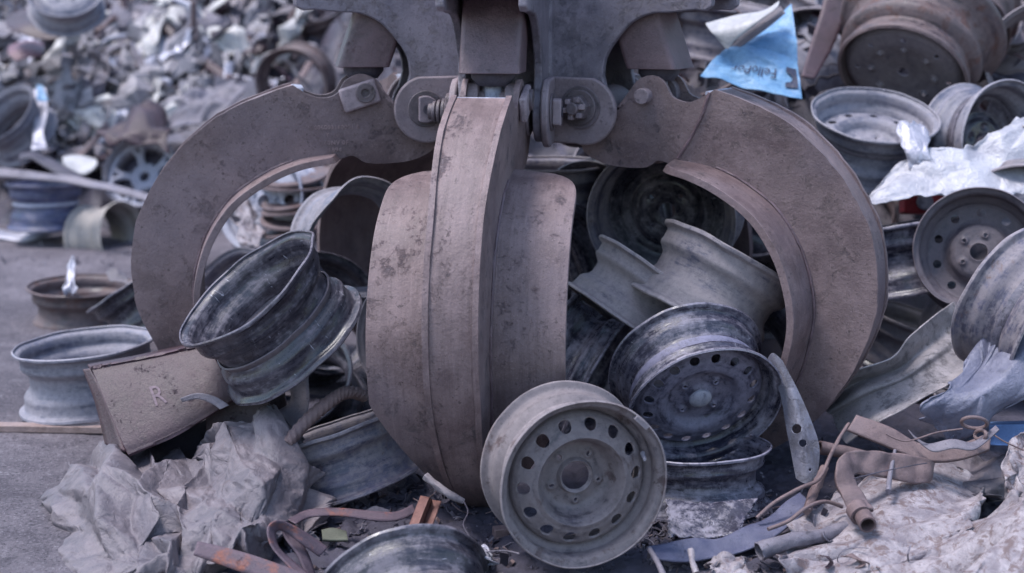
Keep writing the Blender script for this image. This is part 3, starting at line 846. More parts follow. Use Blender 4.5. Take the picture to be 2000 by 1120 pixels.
    for z in (0, 16):
        for k in range(16): fs.append((z + k, z + (k + 1) % 16, 32 + z + (k + 1) % 16, 32 + z + k))
    cv = mesh_obj('cylinder_cover', vs_, fs, M['cover'], a, I, ang=40, bevel=.002)
    vs_, fs = lathe([(.0, .085), (.050, .085), (.058, .07), (.056, .02), (.04, .0), (0, 0)], 24, 1, 1, lambda p: p, closed=False)
    mesh_obj('cylinder_gland', [v + Vector((.434, 0, 1.035)) for v in vs_], fs, M['dark'], a, I)
    v, f = lathe([(.026, .17), (.024, .02), (.028, .0), (.02, -.02), (0, -.02)], 20, 1, 1, lambda p: p, closed=False)
    mesh_obj('piston_rod', [q + Vector((.434, 0, .995)) for q in v], f, M['rod'], a, I)
    for y in (-.052, .052):
        v, f = cyl_y(.43, .998, y - .018, y + .018, .045); mesh_obj('rod_eye', v, f, M['boss'], a, I, bevel=.003)
    return a
TINES = [(-8, 1.0, 1), (63, 1.0, -1), (-80, 1.02, 1), (137, 1.0, -1), (-148, 1.0, 1)]
tn = {}
for az, sc, nr in TINES:
    tn[az] = build_tine(az, sc, near=nr); build_arm(az, nr)
v, f = lathe([(0, 1.9), (.19, 1.9), (.20, 1.86), (.20, .93), (.17, .895), (0, .895)], 64, 1, 1, lambda p: p, closed=False)
mesh_obj('hub', v, f, M['frame'], grapple, Matrix.Identity(4), ang=30)
def text_mesh(body, size, ext, spacing=1.0):
    cu = bpy.data.curves.new('lettering', 'FONT'); cu.body = body; cu.size = size; cu.extrude = ext; cu.align_x = 'CENTER'; cu.align_y = 'CENTER'; cu.space_character = spacing
    cu.resolution_u = 3
    ob = bpy.data.objects.new('lettering', cu); COL.objects.link(ob)
    bpy.context.view_layer.update()
    me = bpy.data.meshes.new_from_object(ob.evaluated_get(bpy.context.evaluated_depsgraph_get()))
    bpy.data.objects.remove(ob); return me
for body, x, z, s in (('15006003160091 8', .515, .905, .0165), ('Y110Y', .512, .884, .0165), ('60NV 0F', .508, .862, .017), ('1894', .512, .842, .017)):
    me = text_mesh(body, s, .0014, 1.12)
    hy = hwid(z)
    for v in me.vertices: v.co = Vector((x * 1.02 - v.co.x, hy + .0005 + v.co.z, z + v.co.y))
    me.update(); link('cast_lettering', me, M['tine'], tn[-80], Matrix.Identity(4))

# ------------------------------------------------------------------ wheels, each where it lies
W_ = wheel
WUP = (0, .98, .2)
GL = 'scrap wheels round the grapple'
W_('dusty steel wheel with round vent holes standing upright nearest the camera', 1143, 949, 345, (.27, -.19, .945), 'w_front', 'steel14', real=.380, W=.17, valve=-74, roll=6, dmat='w_front', dents=[(2.2, .3, -1, .015, 0)], discz=.012)
W_('black steel wheel with a shiny domed centre cap leaning behind the front dusty wheel', 1378, 802, 322, (.20, -.64, .74), 'w_black2', 'steel16', W=.18, cap=True, roll=10, dmat='w_capped', discz=.022)
W_('black rim lying flat under the black wheel with the centre cap', 1346, 868, 321, (-.02, .99, .1), 'w_black2', 'rim', W=.15, d=3.6)
W_('large black rim with a bent bright lip balanced on the brown steel box', 478, 562, 331, (-.56, .72, .42), 'w_black', 'plain', W=.205, flip=True, dmat='w_inner', dents=[(2.0, .30, -1, -.07, .05), (.3, .22, -1, .05, .03), (3.0, .5, -1, -.03, -.03)], wob=.02)
W_('pale dusty rim lying on the yard floor, left of the brown box', 164, 668, 276, (-.06, .97, .2), 'w_gray', 'rim', d=4.35, real=.43, W=.20, oval=.02)
W_('brown rim lying on the floor with an upright piece of bright metal inside it', 158, 556, 205, (.02, .98, .22), 'w_brown', 'rim', real=.416, W=.19)
W_('thin dark rim tilted against the left tine', 262, 547, 220, (-.55, .82, .14), 'w_black', 'rim', W=.18)
W_('cream rim lying on its side behind the brown rim', 243, 462, 140, (.90, .06, .42), 'w_cream', 'rim', real=.37, W=.24)
W_('navy blue rim lying flat at the edge of the yard below the long grey bars', 88, 356, 150, (0, .985, .17), 'w_navy', 'plain', real=.40, W=.24, dmat='w_silver')
W_('spoked alloy wheel leaning just outside the left tine', 272, 334, 152, (-.12, .33, .93), 'w_gray', 'spoke', W=.2, dmat='w_silver')
W_('large dull open rim cut by the left frame edge', 2, 222, 150, (-.42, .55, .72), 'w_gray', 'rim', W=.22, real=.43)
W_('black wheel with a deep round centre near the top, left of the grapple arm', 533, 40, 120, (-.35, -.05, .93), 'w_black', 'plain', W=.28, real=.42)
W_('tan rim standing like an arch above the left tine', 568, 168, 150, (-.22, -.38, .9), 'w_brown', 'rim', W=.16)
W_('half hidden rim at the left edge beside the navy rim', 4, 360, 130, WUP, 'w_dusty', 'rim')
W_('shallow grey rim at the top left above the brown sheet', 125, -22, 150, (.15, .55, .8), 'w_gray', 'plain', W=.16)
W_('dark rim in the very top left corner', 6, 12, 90, (.2, .3, .93), 'w_black', 'plain')
W_('pale alloy-grey wheel with oval holes seen through the left tine', 505, 392, 205, (-.45, .1, .88), 'w_silver', 'steel5', real=.42, W=.16, dmat='w_silver', roll=20)
W_('pale grey rim seen through the left tine below the pale wheel with oval holes', 425, 478, 175, (.6, .25, .75), 'w_gray', 'rim', W=.2, flip=True)
W_('torn grey rim between the rear tine and the front tine', 715, 462, 240, (.42, .1, .9), 'w_gray', 'rim', real=.37, W=.2, dents=[(.8, .5, 1, -.16, .15)], d=4.3, wob=.04)
W_('dusty rim standing half hidden behind the left wing of the front tine', 838, 655, 300, (-.12, .05, .98), 'w_dusty', 'rim', d=3.95)
W_('muddy rim lying low beside the foot of the front tine, under the twisted bar', 640, 838, 300, (-.32, .95, .03), 'w_dusty2', 'rim', real=.39, W=.17, d=3.66)
W_('dusty rim lying flat right behind the front tine under the hub', 1070, 318, 250, WUP, 'w_dusty2', 'rim', W=.17)
W_('big muddy rim inside the grapple with its open side facing the camera', 1290, 430, 298, (-.28, -.30, .9), 'w_dusty2', 'plain', real=.45, W=.2, flip=True, dmat='w_black', discz=-.01)
W_('tan dusty rim lying slanted inside the grapple, left of the rim with the rust crack', 1290, 545, 292, (.60, .80, -.02), 'w_tan', 'rim', W=.17)
W_('long tan dusty rim slanted under the lip of the right tine', 1430, 500, 300, (.50, .865, .0), 'w_tan', 'rim', W=.21, wob=.02)
W_('dark streaked rim between the front tine and the black wheel with the cap', 1166, 752, 285, (.86, -.46, .2), 'w_black2', 'rim', W=.17)
W_('dark rim standing on its edge behind the lower hub of rims in the grapple', 1150, 440, 300, (-.5, -.2, .8), 'w_black', 'rim', d=4.55)
W_('dark rim lying deep in the grapple below the flat dusty rim', 1100, 600, 300, (-.3, .8, .3), 'w_black', 'rim', d=4.5)
W_('dark rim behind the rim with the rust crack at the right of the grapple', 1480, 500, 280, (.2, .7, .6), 'w_black', 'rim', d=4.7)
W_('black ribbed rim lying level just right of the right tine', 1752, 438, 250, (-.17, .985, .02), 'w_black2', 'rim', W=.22, real=.405)
W_('dusty dark wheel with round holes and a bulging centre, right of the black ribbed rim', 1912, 488, 250, (-.30, .10, .93), 'w_inner', 'steel8', real=.375, W=.2, roll=15, discz=.02, dents=[(2.6, .3, 1, -.05, 0)])
W_('large dark rim at the right edge, open side turned to the lower right', 2085, 648, 318, (.56, -.47, .68), 'w_dusty2', 'steel5', W=.2, dmat='w_black')
W_('grey rim wedged below the wheel with the bulging centre', 1958, 668, 290, (.1, -.1, .98), 'w_gray', 'rim', d=4.55)
W_('dusty rim half hidden between the right tine and the torn rim strip', 1800, 625, 250, (.25, .8, .2), 'w_dusty', 'rim', d=4.6)
W_('huge rusty truck wheel at the top right, its holed face turned down to the left', 1762, 146, 318, (-.43, -.76, .48), 'w_brown', 'truck', real=.57, W=.26, dmat='w_dusty', dents=[(1.2, .25, 1, .01, 0)], discz=.105)
W_('grey wheel lying open side up in front of the truck wheel', 1710, 222, 250, (.04, .84, .54), 'w_gray', 'steel8', W=.19, flip=True, dmat='w_gray', discz=-.01)
W_('dented wheel with dark inside and one large oval hole at the right edge', 1972, 280, 250, (.46, -.05, .88), 'w_gray', 'steel5', W=.2, flip=True, dmat='w_black', dents=[(1.1, .2, -1, -.05, 0)], roll=40, discz=.0)
W_('light grey rim between the blue bag and the truck wheel', 1652, 160, 165, (.30, .86, .4), 'w_silver', 'rim', W=.25, real=.36)
W_('silvery rim lying on its side under the white sheet', 1772, 318, 170, (.86, .30, .4), 'w_silver', 'rim', W=.26, real=.36)
W_('dark rim peeking out above the shoulder of the right tine', 1588, 325, 200, (.3, .35, .88), 'w_black', 'rim')
W_('tan rim lip showing between the blue bag and the right tine', 1500, 262, 200, (0, .45, .89), 'w_cream', 'rim')
W_('brown rim behind the right cylinder cover', 1360, 92, 230, (-.2, .45, .88), 'w_brown', 'rim')
W_('dark ribbed rim above the white card', 1400, 6, 220, (.1, .93, .3), 'w_dusty2', 'rim')
W_('grey ribbed rim sloping behind the blue bag', 1622, 22, 250, (.42, .86, .25), 'w_dusty', 'rim', W=.24, real=.52)
W_('grey rim on its side at the top between the strap and the truck wheel', 1722, 30, 190, (.93, .12, .3), 'w_gray', 'rim', W=.24, d=5.7)
W_('pale ribbed rim above the truck wheel at the top edge', 1880, -20, 220, (-.4, -.75, .5), 'w_gray', 'rim', W=.22, d=5.9)
W_('blue-grey rim behind the truck wheel at the top right', 1975, 62, 210, (-.5, .3, .8), 'w_navy', 'rim', W=.25, d=5.7)
W_('dark open rim at the right edge beside the truck wheel', 2040, 118, 230, (-.1, -.05, .98), 'w_dusty', 'rim', W=.24)
W_('dark rim below the white sheet at the right edge', 2010, 420, 260, (-.3, -.7, .6), 'w_dusty2', 'rim')
X_ = [('large brown ribbed rim stacked behind the truck wheel at the top right', 1862, 66, (-.45, -.62, .64), 'w_brown', 5.35), ('grey ribbed rim at the top edge left of the truck wheel', 1690, -30, (-.3, -.7, .6), 'w_gray', 5.5), ('dark rim filling the gap behind the torn rim strip', 1700, 600, (.3, .5, .8), 'w_black', 4.9), ('brown rim deep behind the right tine and the torn strip', 1640, 420, (-.4, .5, .7), 'w_brown', 5.0),
      ('dusty rim lying behind the large black rim inside the left tine', 560, 560, (.2, .8, .5), 'w_dusty', 5.0), ('black rim leaning behind the large black rim', 640, 610, (.5, .3, .8), 'w_black', 4.6),
      ('dark rim under the large black rim behind the steel plates', 560, 740, (-.2, .6, .7), 'w_black', 4.3), ('dusty rim between the left tine and the pale grey rim', 440, 580, (-.5, .4, .7), 'w_dusty2', 5.3),
      ('dark dusty rim above the big muddy rim inside the grapple', 1230, 350, (.3, .6, .7), 'w_dusty', 4.9), ('dusty rim behind the slanted tan rims', 1500, 400, (-.5, .5, .7), 'w_dusty2', 4.9),
      ('dark rim between the front tine and the big muddy rim', 1130, 520, (.7, .2, .6), 'w_black2', 4.3), ('black rim behind the black capped wheel near the right tine', 1500, 640, (.4, .5, .75), 'w_black', 4.3),
      ('black rim low behind the grey bracket', 1620, 760, (-.1, .8, .5), 'w_black', 4.4), ('dark rim under the torn rim strip', 1760, 830, (-.3, .8, .4), 'w_black', 4.1),
      ('grey rim at the far right under the white sheet', 1850, 420, (-.3, .6, .7), 'w_gray', 5.2), ('dusty rim half hidden under the plastic panel at the right edge', 1960, 780, (.1, .7, .7), 'w_dusty2', 4.2)]
for l, x, y, n, m, d in X_: W_(l, x, y, 0, n, m, 'rim', d=d, W=.2, ns=80, wob=.02)
W_('dark rim cut by the bottom edge, left of the front dusty wheel', 826, 1282, 372, (.30, -.60, .74), 'w_black', 'plain', W=.19, real=.40, wob=.02, dmat='w_inner')
# rims half buried in the heap
rf = random.Random(11)
for i in range(58):
    px = rf.uniform(1180, 2050) if i < 34 else rf.uniform(380, 1000)
    py = rf.uniform(-60, 420) if px > 1180 else rf.uniform(-20, 380)
    if px > 1500 and py > 330: py -= 150
    if px < 1000 and i % 2: py = rf.uniform(250, 450)
    d = heap_hit(px, py, .02)
    if px > 1000: d = max(d, 5.6 if px > 1330 else 5.0)
    n = (rf.uniform(-.8, .8), rf.uniform(-.4, .9), rf.uniform(.1, .7))
    W_('rusty rim half buried among the other rims of the heap', px, py, 0, n, rf.choice(['w_dusty', 'w_dusty2', 'w_brown', 'w_inner', 'w_gray']), 'rim', d=d, ns=64, W=rf.uniform(.17, .24), group='rims half buried in the heap', wob=.02)

# ------------------------------------------------------------------ sheets, straps and loose scrap
def gd(py): return CH / (math.sin(PITCH) + (py - 560) / F * math.cos(PITCH))
def add_holes(o, holes):
    pass
def G(rows, ds):
    return [[(x, y, d if not isinstance(d, (list, tuple)) else d[i]) for i, (x, y) in enumerate(r)] for r, d in zip(rows, ds)]
cs = Surf([[(138, 925, 3.78), (205, 872, 3.72), (300, 884, 3.66), (385, 898, 3.62), (440, 842, 3.58), (512, 806, 3.52), (592, 868, 3.55)],
           [(106, 985, 3.6), (200, 935, 3.42), (300, 945, 3.36), (385, 955, 3.38), (450, 905, 3.38), (540, 890, 3.36), (625, 935, 3.48)],
           [(98, 1050, 3.45), (195, 1030, 3.24), (300, 1025, 3.22), (380, 1040, 3.22), (460, 985, 3.22), (550, 985, 3.24), (628, 1010, 3.4)],
           [(108, 1120, 3.28), (205, 1120, 3.12), (300, 1105, 3.08), (390, 1115, 3.10), (465, 1070, 3.14), (548, 1060, 3.18), (606, 1050, 3.3)],
           [(140, 1140, 3.3), (210, 1160, 3.13), (300, 1170, 3.12), (390, 1165, 3.15), (470, 1130, 3.2), (540, 1090, 3.3), (580, 1070, 3.4)]], amp=.042, freq=8.5, seed=4, rag=.03)
facet('crumpled_sheet', 'large crumpled grey sheet heaped on the ground at the bottom left', 'crumpled sheet', cs, 150, 2800, 'cloth', .0012, amp=0.035, an=1.9, seed=1)
facet('crumpled_sheet', 'white painted rusty sheet folded on the ground at the bottom right under the open pipe', 'crumpled sheet',
      Surf(G([[(1640, 968), (1740, 925), (1830, 905), (1925, 955)], [(1565, 1035), (1690, 1015), (1800, 985), (1930, 990)], [(1530, 1085), (1660, 1098), (1790, 1075), (1900, 1030)], [(1540, 1135), (1660, 1150), (1790, 1130), (1890, 1090)]], [3.55, 3.3, 3.12, 3.08]), amp=.02, freq=6, seed=9, rag=.03), 30, 600, 'rustwhite', .002, amp=0.024, an=0.7, seed=2)
facet('crumpled_sheet', 'lower grey-white fold of rusty sheet at the bottom right corner', 'crumpled sheet',
      Surf(G([[(1690, 1110), (1800, 1070), (1900, 1020), (1985, 950)], [(1700, 1130), (1820, 1110), (1920, 1060), (2010, 990)], [(1760, 1160), (1850, 1150), (1950, 1110), (2030, 1050)]], [3.16, 3.05, 3.0]), amp=.022, freq=8, seed=12, rag=.03), 16, 260, 'rustwhite', .002, amp=0.018, an=1.4, seed=3)
facet('crumpled_sheet', 'rust-stained white sheet cut by the bottom right corner of the frame', 'crumpled sheet',
      Surf(G([[(1960, 1050), (2010, 1000), (2060, 960)], [(1880, 1130), (1960, 1110), (2050, 1060)], [(1850, 1180), (1960, 1170), (2060, 1120)]], [3.0, 2.9, 2.85]), amp=.015, freq=8, seed=15, rag=.03), 12, 160, 'rustwhite', .002, amp=0.015, an=1, seed=4)
facet('crumpled_sheet', 'curled grey sheet behind the white rusty sheet at the lower right', 'crumpled sheet',
      Surf(G([[(1760, 900), (1830, 880), (1900, 890), (1960, 880)], [(1740, 950), (1810, 930), (1900, 940), (1975, 930)], [(1700, 990), (1800, 975), (1900, 980), (1990, 990)]], [3.7, 3.5, 3.45]), amp=.035, freq=9, seed=21, rag=.04), 20, 240, 'cloth', .002, amp=0.026, an=1.3, seed=5)
facet('crumpled_sheet', 'tall pale crumpled sheet at the right edge below the blue beam', 'crumpled sheet',
      Surf(G([[(1975, 855), (2010, 840), (2050, 840)], [(1965, 920), (2000, 910), (2050, 900)], [(1985, 1000), (2010, 990), (2050, 990)]], [3.45, 3.35, 3.3]), amp=.02, freq=9, seed=22, rag=.04), 30, 200, 'rustwhite', .002, amp=0.02, an=1, seed=6)
facet('plastic_panel', 'torn grey plastic panel at the right edge over the torn rim strip', 'plastic panel',
      Surf(G([[(1925, 680), (1960, 625), (2040, 560)], [(1862, 735), (1935, 725), (2040, 680)], [(1812, 790), (1910, 790), (2040, 760)], [(1820, 845), (1880, 862), (1960, 810)]], [3.68, 3.55, 3.5, 3.55]), amp=.02, freq=7, seed=31, rag=.04), 16, 260, 'plastic', .003, amp=0.020, an=1.2, seed=7)
patch('torn_rim_strip', 'torn open rim strip with black smudges slanting below the right tine', 'torn rim',
      Surf([[(1578, 772, 3.92), (1650, 730, 3.85), (1738, 702, 3.84), (1775, 660, 3.86), (1812, 626, 3.93), (1862, 590, 4.06)], [(1584, 780, 3.941), (1656, 740, 3.871), (1744, 712, 3.861), (1784, 672, 3.881), (1820, 640, 3.951), (1870, 604, 4.061)], [(1606, 790, 3.963), (1672, 750, 3.893), (1752, 724, 3.883), (1796, 690, 3.903), (1836, 658, 3.973), (1880, 622, 4.083)], [(1616, 806, 3.904), (1684, 766, 3.834), (1760, 738, 3.824), (1806, 706, 3.844), (1846, 676, 3.914), (1890, 640, 4.044)], [(1626, 812, 3.906), (1692, 776, 3.836), (1768, 744, 3.826), (1818, 716, 3.846), (1858, 686, 3.916), (1900, 652, 4.006)], [(1632, 830, 3.867), (1700, 794, 3.797), (1774, 758, 3.787), (1824, 732, 3.807), (1866, 704, 3.877), (1906, 668, 3.967)], [(1638, 842, 3.829), (1704, 806, 3.759), (1780, 770, 3.749), (1834, 744, 3.769), (1880, 716, 3.859), (1916, 690, 3.969)], [(1652, 868, 3.77), (1716, 826, 3.7), (1790, 786, 3.69), (1846, 754, 3.73), (1890, 726, 3.8), (1926, 702, 3.91)]], amp=.006, freq=9, seed=3, crumple=False, rag=.015), 110, 70, 'smudged', .004, ang=50)
facet('white_sheet', 'bright white torn sheet hanging out of the heap at the right edge', 'metal sheet',
      Surf(G([[(1700, 372), (1765, 312), (1835, 292), (1905, 286), (1962, 252), (2030, 215)], [(1696, 386), (1765, 350), (1850, 335), (1920, 330), (1970, 320), (2030, 300)], [(1694, 392), (1765, 386), (1850, 382), (1920, 383), (1975, 384), (2030, 380)]], [4.44, 4.38, 4.32]), amp=.018, freq=6, seed=41, rag=.03), 16, 300, 'whitesheet', .002, amp=0.014, an=2.0, seed=8)
facet('foil_strip', 'upright silver foil strip left of the white sheet', 'foil strip',
      Surf(G([[(1755, 240), (1782, 236), (1806, 248)], [(1765, 290), (1790, 285), (1815, 290)], [(1778, 325), (1800, 320), (1822, 318)]], [4.5, 4.42, 4.4]), amp=.015, freq=16, seed=42, rag=.03), 8, 60, 'foil', .002, amp=0.010, an=1, seed=9)
bag = Surf(G([[(1448, 86), (1500, 48), (1546, 8)], [(1412, 104), (1490, 84), (1556, 82)], [(1388, 124), (1476, 128), (1560, 140)], [(1368, 146), (1462, 172), (1566, 196)]], [4.82, 4.72, 4.68, 4.62]), amp=.009, freq=10, seed=51, rag=.012)
bo = patch('plastic_bag', 'bright blue plastic bag with upside-down printed lettering above the right tine', 'plastic bag', bag, 110, 90, 'bluebag', .002, ang=70)
def on_surf(name, surf, me, u0, v0, su, sv, mat, parent, rot=True, off=.006):
    for v in me.vertices:
        x, y = v.co.x, v.co.y
        if rot: x, y = -x, -y
        p = surf.at(u0 + x * su, v0 - y * sv, off); v.co = p - parent.location
    me.update(); o = link(name, me, M[mat], parent, Matrix.Identity(4)); return o
me = text_mesh('FelloPor', 1.0, 0)
on_surf('lettering', bag, me, .50, .74, .13, .17, 'ink', bo)
me = bpy.data.meshes.new('printed_mark')
pts = [(-.5, -.5), (.5, -.5), (.5, .5), (-.5, .5), (-.5, .22), (-.1, .1), (.05, -.05), (-.12, -.2), (-.5, -.28)]
me.from_pydata([(a, b, 0) for a, b in pts], [], [tuple(range(9))]); me.update()
bm = bmesh.new(); bm.from_mesh(me); bmesh.ops.triangulate(bm, faces=bm.faces); bmesh.ops.subdivide_edges(bm, edges=bm.edges, cuts=3, use_grid_fill=True); bm.to_mesh(me); bm.free()
on_surf('printed_mark', bag, me, .88, .76, .14, .22, 'ink', bo, rot=False)
patch('white_card', 'white curled card on top of the blue bag', 'card', Surf(G([[(1378, 47), (1440, 31), (1490, 22), (1522, 3)], [(1388, 62), (1432, 58), (1478, 40), (1518, 14)], [(1402, 76), (1420, 96), (1436, 78), (1500, 28)]], [4.72, 4.66, 4.66]), amp=.004, freq=6, seed=3, crumple=False), 60, 30, 'white', .003)
patch('shaded_underside', 'shaded underside of the white card, painted grey, next to the blue bag', 'shaded underside', Surf(G([[(1428, 92), (1470, 50), (1524, 12)], [(1446, 92), (1490, 62), (1534, 26)]], [4.74, 4.72]), amp=.003, freq=8, crumple=False), 40, 16, 'graystrip', .003)  # shade on the card's underside, painted as a separate grey strip
box = Surf([[(172, 716, 4.0), (300, 690, 4.02), (415, 664, 4.05)], [(176, 719, 3.72), (300, 696, 3.72), (402, 670, 3.72)], [(182, 728, 3.69), (302, 703, 3.69), (406, 678, 3.69)], [(212, 800, 3.62), (330, 770, 3.62), (432, 722, 3.64)], [(246, 880, 3.56), (350, 836, 3.58), (458, 770, 3.62)], [(250, 886, 3.6), (352, 840, 3.62), (460, 774, 3.66)], [(236, 880, 3.9), (345, 834, 3.9), (452, 768, 3.92)]], amp=.004, freq=8, seed=2, crumple=False)
bx_ = patch('steel_box_section', 'brown-red dented steel box section under the large black rim', 'steel box', box, 60, 80, 'brown', .010, ang=40)
me = text_mesh('R', .8, 0); on_surf('paint_mark', box, me, .42, .50, .22, .15, 'paintmark', bx_, rot=False, off=.007)
strap('box_end_edge', None, [(163, 722, 3.74), (188, 790, 3.67), (206, 868, 3.6)], [(178, 720, 3.72), (212, 790, 3.63), (246, 884, 3.56)], 'brown', .006, cat=None)
o = bpy.data.objects['box_end_edge']; o.parent = bx_; o.matrix_parent_inverse = bx_.matrix_basis.inverted()
patch('steel_plate', 'flat rusty brown steel plate standing behind the crumpled grey sheet', 'steel plate', Surf(G([[(402, 812), (462, 778), (524, 738)], [(404, 880), (470, 862), (530, 830)], [(406, 960), (478, 950), (545, 930)]], [3.66, 3.64, 3.62]), amp=.003, freq=6, crumple=False), 40, 40, 'brown', .007, ang=40)
patch('steel_plate', 'small brown steel plate behind the flat rusty plate', 'steel plate', Surf(G([[(524, 752), (552, 742)], [(530, 820), (562, 800)]], [3.72, 3.72]), linear=True), 10, 10, 'brown', .006)
patch('shade_panel', 'dark sheet added for the shade inside and below the steel box section', 'steel plate', Surf(G([[(270, 870), (380, 830), (440, 800)], [(300, 930), (390, 930), (450, 930)]], [3.85, 3.8]), amp=.006, freq=6, crumple=False), 30, 20, 'dark', .006)  # added dark sheet, its colour stands for the shade inside the box
GS = 'straps and bars of scrap'
strap('metal_strip', 'thin grey curled blade lying against the brown steel box section', [(352, 778, 3.56), (385, 768, 3.55), (420, 775, 3.54), (448, 792, 3.53)], [(356, 786, 3.56), (388, 780, 3.55), (415, 790, 3.54), (430, 800, 3.53)], 'graystrip', .002)
strap('metal_strip', 'grey bent metal strip under the large black rim', [(562, 738, 3.62), (566, 785, 3.6), (525, 812, 3.56), (470, 850, 3.52)], [(602, 735, 3.64), (602, 800, 3.6), (575, 850, 3.56), (520, 880, 3.52)], 'graystrip', .004, amp=.008)
tube('twisted_bar', [(560, 868, 3.42), (600, 822, 3.46), (648, 782, 3.5), (680, 766, 3.52), (712, 774, 3.56)], [.013, .0145, .0145, .014, .013], M['tan'], sub=26, ns=16, twist=.55, label='brown twisted bar sticking out above the crumpled grey sheet', cat='twisted bar')
strap('orange_strap', 'orange rusty angle iron at the bottom edge in front of the crumpled grey sheet', [(386, 1058, 3.05), (470, 1078, 3.04), (560, 1108, 3.02), (640, 1140, 3.0)], [(378, 1084, 3.03), (455, 1112, 3.02), (540, 1142, 3.0), (600, 1170, 2.98)], 'orange', .005)
strap('orange_strap', 'orange rusty strap curled into a loop at the bottom edge', [(640, 1070, 3.15), (600, 1042, 3.14), (565, 1022, 3.12), (538, 1018, 3.1), (522, 1034, 3.08), (530, 1068, 3.06), (560, 1104, 3.04), (590, 1140, 3.02)], [(624, 1088, 3.13), (588, 1062, 3.12), (560, 1042, 3.12), (545, 1036, 3.12), (538, 1046, 3.1), (548, 1074, 3.08), (580, 1102, 3.06), (612, 1128, 3.04)], 'orange', .003)
strap('orange_strap', 'inner turn of orange rusty strap beside the curled loop', [(548, 1022, 3.14), (556, 1050, 3.14), (580, 1085, 3.12), (600, 1130, 3.1)], [(560, 1020, 3.16), (572, 1046, 3.16), (600, 1078, 3.14), (618, 1128, 3.12)], 'orange', .003)
strap('orange_strap', 'orange rusty strap lying level behind the bottom-edge rim', [(562, 1016, 3.25), (600, 997, 3.3), (660, 993, 3.32), (740, 1000, 3.34), (775, 1000, 3.36), (805, 986, 3.4)], [(578, 1024, 3.23), (606, 1011, 3.28), (660, 1008, 3.3), (738, 1018, 3.32), (780, 1016, 3.34), (812, 1002, 3.38)], 'orange', .003)
patch('channel_piece', 'short salmon-orange channel piece standing beside the bottom-edge rim', 'metal channel', Surf([[(822, 969, 3.36), (838, 972, 3.33), (843, 977, 3.37), (862, 980, 3.35)], [(792, 1045, 3.26), (808, 1047, 3.23), (816, 1050, 3.27), (836, 1050, 3.25)]], linear=True), 24, 12, 'salmon', .003, ang=20)
tube('valve_rod', [(830, 930, 3.32), (852, 948, 3.31), (878, 966, 3.3), (906, 980, 3.3)], [.009, .0085, .010, .007], M['w_dusty'], sub=8, noisy=.25, label='small grey valve rod lying at the foot of the front tine', cat='rod')
tube('wire', [(905, 978, 3.3), (914, 1000, 3.25), (905, 1025, 3.2), (918, 1050, 3.16)], .0018, M['dark'], sub=8, ns=8, label='thin wire hanging from the small valve rod', cat='wire')
tube('wire', [(950, 1078, 3.16), (985, 1076, 3.14), (1015, 1082, 3.12)], .002, M['graystrip'], sub=8, ns=8, label='thin wire on the soil left of the front dusty wheel', cat='wire')
facet('foil_scrap', 'small crumpled silver foil on the soil left of the front dusty wheel', 'foil', Surf(G([[(895, 1075), (925, 1062), (960, 1080)], [(905, 1092), (930, 1085), (962, 1092)], [(912, 1104), (935, 1106), (955, 1102)]], [3.22, 3.13, 3.16]), amp=.012, freq=30, seed=5, rag=.05), 24, 120, 'foil', .0012, amp=0.01, an=1, seed=10)
patch('rubber_scrap', 'pale yellow-green scrap lying behind the orange strap', 'rubber scrap', Surf(G([[(628, 1036), (650, 1032), (676, 1040)], [(630, 1054), (652, 1056), (680, 1056)]], [3.28, 3.24]), amp=.004, freq=12, crumple=False), 20, 14, 'yellow', .006)
for (x, y, l) in ((735, 996, 'pale rounded pebble-like scrap behind the level orange strap'), ):
    patch('foil_scrap', l, 'foil', Surf(G([[(x - 28, y + 8), (x, y - 6), (x + 26, y + 6)], [(x - 24, y + 14), (x, y + 12), (x + 24, y + 12)]], [3.5, 3.46]), amp=.008, freq=20, seed=7, rag=.05), 30, 20, 'graystrip', .0015)
v, f = box_pts(Vector((0, 0, .014)), Vector((.018, .004, 0)), Vector((-.003, .014, 0)), Vector((0, 0, .014)))
c = P(978, 1046, gd(1052)); mesh_obj('brick_chip', [q + Vector((c.x, c.y, 0)) for q in v], f, M['tan'], bevel=.003); tag(bpy.data.objects['brick_chip'], 'small brown block at the left foot of the front dusty wheel', 'brick chip')
strap('metal_strip', 'blue-grey flattened strip on the ground at the bottom, right of the front dusty wheel', [(1266, 1068, 3.16), (1330, 1058, 3.2), (1400, 1052, 3.24), (1480, 1020, 3.3), (1562, 962, 3.42)], [(1270, 1096, 3.12), (1320, 1100, 3.14), (1400, 1088, 3.18), (1505, 1056, 3.24), (1586, 992, 3.36)], 'bluesteel', .004, amp=.012, nv=12, seg=14, freq=12)
tube('metal_strip', [(1268, 1072, 3.14), (1285, 1100, 3.08), (1300, 1135, 3.04)], [.006, .006, .008], M['graystrip'], label='narrow grey strip dropping to the bottom edge from the blue-grey strip', cat='metal strip')
patch('dusty_plate', 'dusty grey plate lying under the flat black rim', 'steel plate', Surf(G([[(1300, 975), (1390, 985), (1480, 975)], [(1305, 1050), (1390, 1052), (1440, 1040)]], [3.40, 3.30]), amp=.010, freq=9, crumple=False, rag=.10), 60, 36, 'w_black2', .006)
o = patch('perforated_bracket', 'bright grey bracket with two holes leaning between the capped black wheel and the right tine', 'bracket', Surf([[(1500, 700, 3.62), (1510, 690, 3.6), (1528, 705, 3.6)], [(1524, 770, 3.6), (1545, 765, 3.57), (1560, 768, 3.58)], [(1535, 830, 3.58), (1560, 825, 3.55), (1588, 835, 3.56)], [(1545, 880, 3.56), (1572, 878, 3.53), (1600, 880, 3.54)], [(1555, 935, 3.54), (1575, 945, 3.52), (1596, 930, 3.53)]], amp=.003, freq=8, crumple=False), 60, 220, 'silverpart', .003, ang=40)
bm = bmesh.new(); bm.from_mesh(o.data)
